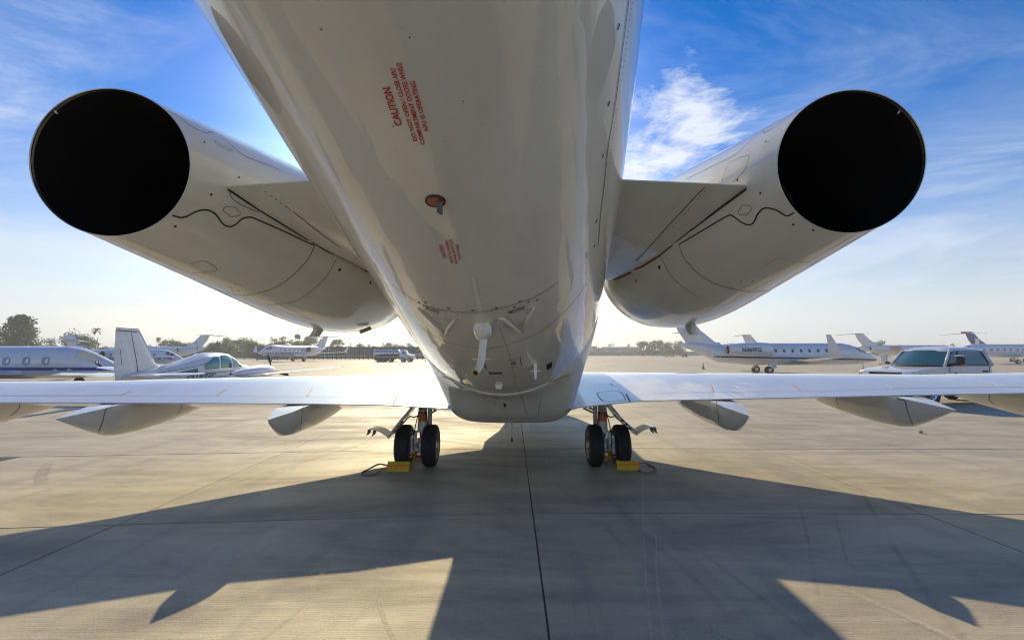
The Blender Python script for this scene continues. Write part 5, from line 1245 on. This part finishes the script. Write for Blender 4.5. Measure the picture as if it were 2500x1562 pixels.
# ------------------------------------------------------------------ blast fence
bf_ = wthing('blast_fence', 'long grey blue corrugated blast fence across the far apron', 'fence', (at(830, 870, 150).x, 150, 0))
Yf = 150.; xa, xb = at(629, 870, 132).x, at(1075, 870, Yf).x
posts = []
npan = 34; zt_ = hpy(846.5, Yf)
for i in range(npan):
    u0, u1 = i/npan, (i+1)/npan
    X0, X1 = xa+(xb-xa)*u0, xa+(xb-xa)*u1
    yy = lambda u: Yf-(18*(1-u/.18) if u < .18 else 0)
    y0, y1 = yy(u0), yy(u1)
    for k in range(4):      # four leaning louvre panels in each bay
        za, zb_ = .15+(zt_-.15)*k/4, .15+(zt_-.15)*(k+1)/4-.03
        MB().loft([[Vector((X, y+.35-za*.10, za)), Vector((X, y+.42-za*.10, za)), Vector((X, y-.10-zb_*.10, zb_)), Vector((X, y-.17-zb_*.10, zb_))] for X, y in ((X0+.12, y0), (X1-.12, y1))]).build('panel', M_FENCE, bf_)
    MB().loft([[Vector((X0+dx, y0-.35+dy, 0)) for dx, dy in ((-.14, 0), (.14, 0), (.14, .35), (-.14, .35))], [Vector((X0+dx, y0-.75+dy, zt_+.1)) for dx, dy in ((-.14, 0), (.14, 0), (.14, .35), (-.14, .35))]]).build('post', M_FENCED, bf_)
# second fence run far left behind the jets
# ------------------------------------------------------------------ trees
def tree(px, base_Y, top_py, wpx, kind, label, mat, n=520, trunk=.28, group='trees along the airfield edge', seed=0):
    rnd = random.Random(seed*77+int(px)); X = at(px, 860, base_Y).x; H = hpy(top_py, base_Y); Wd = wpx/1111*base_Y
    t = thing(kind, label, 'tree', (X, base_Y, 0), 0, group)
    mb = MB().tube([(0, 0, 0), (rnd.uniform(-.2, .2), 0, H*.3), (rnd.uniform(-.3, .3), 0, H*.62)], [Wd*.030+.12, Wd*.02+.08, .05], 7)
    for q in range(5):
        a = rnd.uniform(0, 2*pi); z0 = H*rnd.uniform(.2, .5); mb.tube([(0, 0, z0), (cos(a)*Wd*.2, sin(a)*Wd*.2, z0+H*.13), (cos(a)*Wd*.33, sin(a)*Wd*.33, z0+H*.25)], [.09, .06, .03], 5)
    mb.build('trunk', M_BARK, t, True)
    cb = MB(); clumps = []
    if kind == 'palm_tree':
        cz = H*.90
        for q in range(34):
            a = rnd.uniform(0, 2*pi); el = rnd.uniform(-.9, 1.2); Lr = Wd*.52*rnd.uniform(.75, 1.05); d = Vector((cos(a)*cos(el), sin(a)*cos(el), sin(el)))
            p = Vector((0, 0, cz)); w_ = d.cross(Vector((0, 0, 1))).normalized()*Wd*.055
            m1 = p+d*Lr*.55; m2 = p+d*Lr-Vector((0, 0, Lr*.35))
            cb.add([p, m1-w_, m1+w_, m2-w_*.4, m2+w_*.4], [(0, 1, 2), (1, 3, 4, 2)])
            for s_ in range(4):
                e = m1.lerp(m2, s_/4); cb.add([e, e+w_*1.6+Vector((0, 0, -Wd*.05)), e+w_*.9+d*Wd*.06], [(0, 1, 2)]); cb.add([e, e-w_*1.6+Vector((0, 0, -Wd*.05)), e-w_*.9+d*Wd*.06], [(0, 1, 2)])
        cb.build('crown', mat, t); return t
    nc = 16 if kind != 'conifer_tree' else 26
    for q in range(nc):
        if kind == 'conifer_tree':
            f = (q+.5)/nc; z = H*(.10+.86*f); rmax = Wd*.5*(.98-.18*f if f < .6 else .87*sqrt(max(.02, 1-((f-.6)/.4)**2)))
            a = rnd.uniform(0, 2*pi); rr = rmax*rnd.uniform(.3, .9); clumps.append((Vector((cos(a)*rr, sin(a)*rr*.8, z)), max(.5, rmax*.42)))
            clumps.append((Vector((-cos(a)*rr*.6, -sin(a)*rr*.6, z+H*.02)), max(.5, rmax*.36)))
        else:
            z = H*rnd.uniform(.26, .86); prof = sin(pi*min(1, max(.12, (z/H-.08)/.98)))**.7
            a = rnd.uniform(0, 2*pi); rr = Wd*.40*prof*sqrt(rnd.random()); r = Wd*rnd.uniform(.13, .22)
            clumps.append((Vector((cos(a)*rr, sin(a)*rr, min(z, H-r*.8))), r))
    if kind != 'conifer_tree':
        for q in range(5): clumps.append((Vector((Wd*.4*(q/4*2-1)*.95, rnd.uniform(-.1, .1)*Wd, H*rnd.uniform(.16, .30))), Wd*.15))
    per = max(10, n*2//len(clumps)); ls = max(.17, Wd*.030)
    for c, r in clumps:
        for q in range(per):
            d = Vector((rnd.gauss(0, 1), rnd.gauss(0, 1), rnd.gauss(0, .8))).normalized(); rr = r*rnd.uniform(.45, 1.12)
            p = c+d*rr; a = Vector((rnd.gauss(0, 1), rnd.gauss(0, 1), rnd.gauss(0, .6))).normalized(); b = a.cross(d+Vector((.1, .2, .3))).normalized(); s_ = ls*rnd.uniform(.6, 1.35)
            cb.add([p-a*s_, p+b*s_*.7, p+a*s_, p-b*s_*.7], [(0, 1, 2, 3)])
    cb.build('crown', mat, t)
    return t
D, Mm, O = M_LEAFD, M_LEAF, M_LEAFB
tree(46, 118, 768, 96, 'conifer_tree', 'tall dark conifer at the far left edge', D, 2600, seed=1)
tree(112, 135, 822, 46, 'broadleaf_tree', 'low dark tree just right of the tall conifer', D, 900, seed=2)
tree(5, 125, 826, 46, 'broadleaf_tree', 'dark bush-like tree at the left frame edge below the conifer', D, 700, seed=3)
tree(190, 140, 808, 78, 'broadleaf_tree', 'olive tree behind the swept blue tail', O, 1500, seed=4)
tree(232, 150, 799, 22, 'palm_tree', 'slim fan palm standing above the olive tree', D, 300, seed=5)
tree(245, 160, 840, 40, 'broadleaf_tree', 'small olive tree right of the fan palm', O, 700, seed=6)
tree(365, 190, 838, 26, 'broadleaf_tree', 'hazy small round tree left of the little palm', Mm, 500, seed=7)
tree(386, 170, 823, 16, 'palm_tree', 'small distant palm beside the round green trees', Mm, 300, seed=8)
for i, (px, Y, ty, w, m, lb) in enumerate((
        (410, 165, 826, 46, Mm, 'round green tree beside the small distant palm'), (440, 168, 831, 40, Mm, 'green tree left of the left facing jet tail'),
        (466, 160, 830, 34, O, 'olive tree touching the left facing jet tail'), (515, 150, 829, 38, O, 'olive tree right of the left facing jet tail'),
        (545, 150, 832, 50, O, 'broad olive tree under the far T tail tip'), (560, 210, 821, 44, Mm, 'tall hazy tree above the T tail tip'),
        (600, 215, 824, 52, Mm, 'hazy wide tree left of the blast fence end'), (622, 170, 832, 54, O, 'olive tree at the left end of the blast fence'),
        (645, 175, 838, 46, Mm, 'low green tree behind the first fence panels'), (667, 240, 811, 28, Mm, 'first tall hazy tree behind the fence'),
        (692, 240, 810, 26, Mm, 'second tall hazy tree behind the fence'), (722, 240, 812, 44, Mm, 'broad tall hazy tree behind the facing jet'),
        (756, 240, 814, 44, Mm, 'hazy tree right of the broad tall one'), (680, 180, 832, 50, O, 'low olive tree behind the fence and facing jet nose'),
        (745, 175, 828, 44, O, 'bright green round tree above the facing jet'), (790, 235, 820, 26, Mm, 'hazy tree left of the facing jet fin'),
        (822, 230, 825, 36, Mm, 'hazy round tree right of the facing jet fin'), (878, 300, 835, 34, Mm, 'pale round tree above the middle fence'),
        (906, 300, 838, 28, Mm, 'pale tree right of the middle round tree'), (953, 300, 834, 38, Mm, 'pale tree above the tanker'),
        (978, 310, 840, 30, Mm, 'small pale tree right of the one above the tanker'), (1004, 300, 836, 30, Mm, 'pale tree beside the belly, left side'),
        (1494, 430, 836, 22, Mm, 'faint squarish tree above the far buildings'), (1531, 430, 838, 20, Mm, 'faint tree with a spiky top above the far buildings'),
        (1570, 330, 832, 34, Mm, 'left tree of the hazy grove'), (1592, 325, 829, 36, Mm, 'second tree of the hazy grove'),
        (1617, 320, 828, 36, Mm, 'middle tall tree of the hazy grove'), (1640, 320, 830, 34, Mm, 'tree in the hazy grove touching the jet tail'),
        (1660, 320, 832, 34, Mm, 'hazy grove tree partly behind the jet tail'), (1462, 430, 849, 30, Mm, 'low faint tree before the far buildings'),
        (1752, 200, 829, 14, O, 'small green tree top above the engine fairing jet'), (2097, 200, 842, 14, O, 'small green bush beside the orange swoosh jet tail'),
        (2150, 240, 829, 46, D, 'dark flat topped tree behind the orange swoosh jet'), (2196, 330, 837, 8, D, 'tiny dark tree, left of three on the right horizon'),
        (2204, 330, 838, 8, D, 'tiny dark tree, right of three on the right horizon'), (2303, 300, 837, 9, D, 'tiny tree left of the dark blue tail'),
        (2326, 300, 834, 9, D, 'tiny pointed tree nearest the dark blue tail'))):
    tree(px, Y, ty, w, 'broadleaf_tree', lb, m, 900 if w < 30 else 1700, seed=20+i)
for px, ty in ((856, 836), (935, 835)): tree(px, 320, ty, 8, 'conifer_tree', 'slim pale pointed tree %s above the fence' % ('left of the middle trees' if px < 900 else 'left of the tanker trees'), Mm, 300, seed=70+px)
# low hedge line along the horizon
def hedge(name, px0, px1, Y, hgt, mat, n, label, seed):
    rnd = random.Random(seed); mb = MB(); x0, x1 = at(px0, 860, Y).x, at(px1, 860, Y).x
    for i in range(n):
        x = rnd.uniform(x0, x1); hh = hgt*(.6+.4*noise.noise(Vector((x*.04, seed, 0)))+.25*noise.noise(Vector((x*.15, seed, 3))))
        p = Vector((x, Y+rnd.uniform(-3, 3), rnd.uniform(0, 1)**.7*hh)); s_ = rnd.uniform(.5, 1.3)
        a = Vector((rnd.gauss(0, 1), rnd.gauss(0, 1), rnd.gauss(0, .7))).normalized()*s_; b = a.cross(Vector((rnd.random(), rnd.random(), rnd.random()))).normalized()*s_*.8
        mb.add([p-a, p+b, p+a, p-b], [(0, 1, 2, 3)])
    o = mb.build(name, mat); tag(o, label, 'trees', kind='stuff')
hedge('distant_shrubs', -60, 640, 200, 6.5, M_LEAF, 12000, 'low dark scrub along the left horizon', 1)
hedge('distant_shrubs', 1020, 1720, 420, 6.0, M_LEAF, 7000, 'low hazy scrub along the middle horizon', 2)
hedge('distant_shrubs', 1720, 2600, 520, 5.0, M_LEAFD, 7000, 'low scrub along the right horizon', 3)
# ------------------------------------------------------------------ far buildings, signs, cones, stone
def building(px0, px1, Y, py, label, floors=2):
    x0, x1 = at(px0, 860, Y).x, at(px1, 860, Y).x; H = hpy(py, Y); t = thing('airport_building', label, 'building', ((x0+x1)/2, Y, 0)); w = x1-x0
    MB().box((0, 8, H/2), (w, 16, H)).build('wall', M_SOIL, t); MB().box((0, 8, H+.2), (w+1, 17, .5)).build('roof', M_FENCED, t)
    n = max(3, int(w/7))
    for f in range(floors):
        for i in range(n): MB().box((-w/2+(i+.5)*w/n, -.05, H*(f+.5)/floors), (w/n*.62, .3, H/floors*.4)).build('window', M_SOILW, t)
building(1405, 1450, 460, 850, 'long low hazy building just right of the fuselage')
building(1446, 1458, 450, 846, 'small tall hazy block rising from the long low building', 3)
building(1476, 1566, 455, 848, 'wide hazy terminal building left of the grove')
building(2215, 2300, 500, 853, 'low pale hangar on the right horizon behind jets', 1)
def sign(px, w, cols_, label, Y=210):
    x = at(px, 860, Y).x; t = thing('taxiway_sign', label, 'sign', (x, Y, 0)); n = len(cols_)
    for i, m in enumerate(cols_): MB().box(((i-(n-1)/2)*w/n, 0, 1.0), (w/n, .3, 1.1)).build('panel', m, t)
    for s_ in (-1, 1): MB().box((s_*w*.35, 0, .25), (.15, .2, .5)).build('leg', M_BLACK, t)
sign(1627, 1.9, [M_SIGNY], 'yellow taxiway sign, left one of the yellow pair')
sign(1641, 1.9, [M_SIGNY], 'yellow taxiway sign, right one of the yellow pair')
sign(1671, 2.6, [M_DRED, M_BLACK], 'red and black taxiway sign under the jet tail')
def cone(px, py, label):
    p = gr(px, py); k = .62; t = wthing('traffic_cone', label, 'traffic cone', tuple(p), 'green traffic cones')
    MB().lathe([(.02, .18*k*1.5), (.1, .15*k*1.4), (.55, .07), (.78, .028), (.8, .005)], p, (0, 0, 1), 18).build('body', M_GREEN, t, True, angle=50)
    MB().box(p+Vector((0, 0, .015)), (.42, .42, .03)).build('base', M_GREEN, t, bevel=.006)
    MB().lathe([(.42, .098), (.54, .076)], p, (0, 0, 1), 18).build('band', M_WHITE, t, True)
cone(1717, 901, 'green cone on the apron left of the registration jet')
cone(1038, 883, 'green cone far off beside the belly, near the hidden jet')
cone(209, 991, 'green cone mostly hidden under the left wing above the outer fairing')
# red and white barriers behind the left facing jet
for i, px in enumerate((478, 486, 497, 510, 520)):
    p = at(px, 866, 138); t = thing('barrier', ('red and white barrier, %s of five beyond the left facing jet' % ['leftmost', 'second', 'middle', 'fourth', 'rightmost'][i]), 'barrier', (p.x, 138, 0), 0, 'barriers beyond the left facing jet')
    MB().box((0, 0, 1.35), (1.0, .4, .9)).build('upper_board', M_ORB if i % 2 else M_WHITE, t); MB().box((0, 0, .5), (1.0, .5, .9)).build('lower_board', M_WHITE if i % 2 else M_ORB, t)
# stone on the apron
p = gr(2247, 1057); rnd = random.Random(5); me = bmesh.new(); bmesh.ops.create_icosphere(me, subdivisions=2, radius=.055)
for v in me.verts: v.co *= 1+.25*noise.noise(v.co*14); v.co.z *= .75
mm = bpy.data.meshes.new('stone'); me.to_mesh(mm); me.free(); mm.materials.append(pm('pale_stone', (.5, .42, .32), .9)); so = bpy.data.objects.new('stone', mm); COL.objects.link(so); so.location = (p.x, p.y, .035)
for q in mm.polygons: q.use_smooth = True
tag(so, 'small pale stone lying alone on the apron under the right wing', 'stone')

# ------------------------------------------------------------------ morning haze
def haze():
    x0, x1, y0, y1, z0, z1_ = -1200, 1200, -60, 620, -1.0, 14.0
    mb = MB(); mb.box(((x0+x1)/2, (y0+y1)/2, (z0+z1_)/2), (x1-x0, y1-y0, z1_-z0))
    m = bpy.data.materials.new('morning_haze'); m.use_nodes = True; k = NT(m.node_tree)
    out = k.n('ShaderNodeOutputMaterial'); v = k.n('ShaderNodeVolumePrincipled')
    k.set(v, 'Color', (.86, .90, 1, 1)); k.set(v, 'Density', HAZE); k.set(v, 'Anisotropy', .2)
    k.t.links.new(v.outputs[0], out.inputs['Volume'])
    tag(mb.build('haze', m), kind='stuff')
HAZE = .0011
haze()
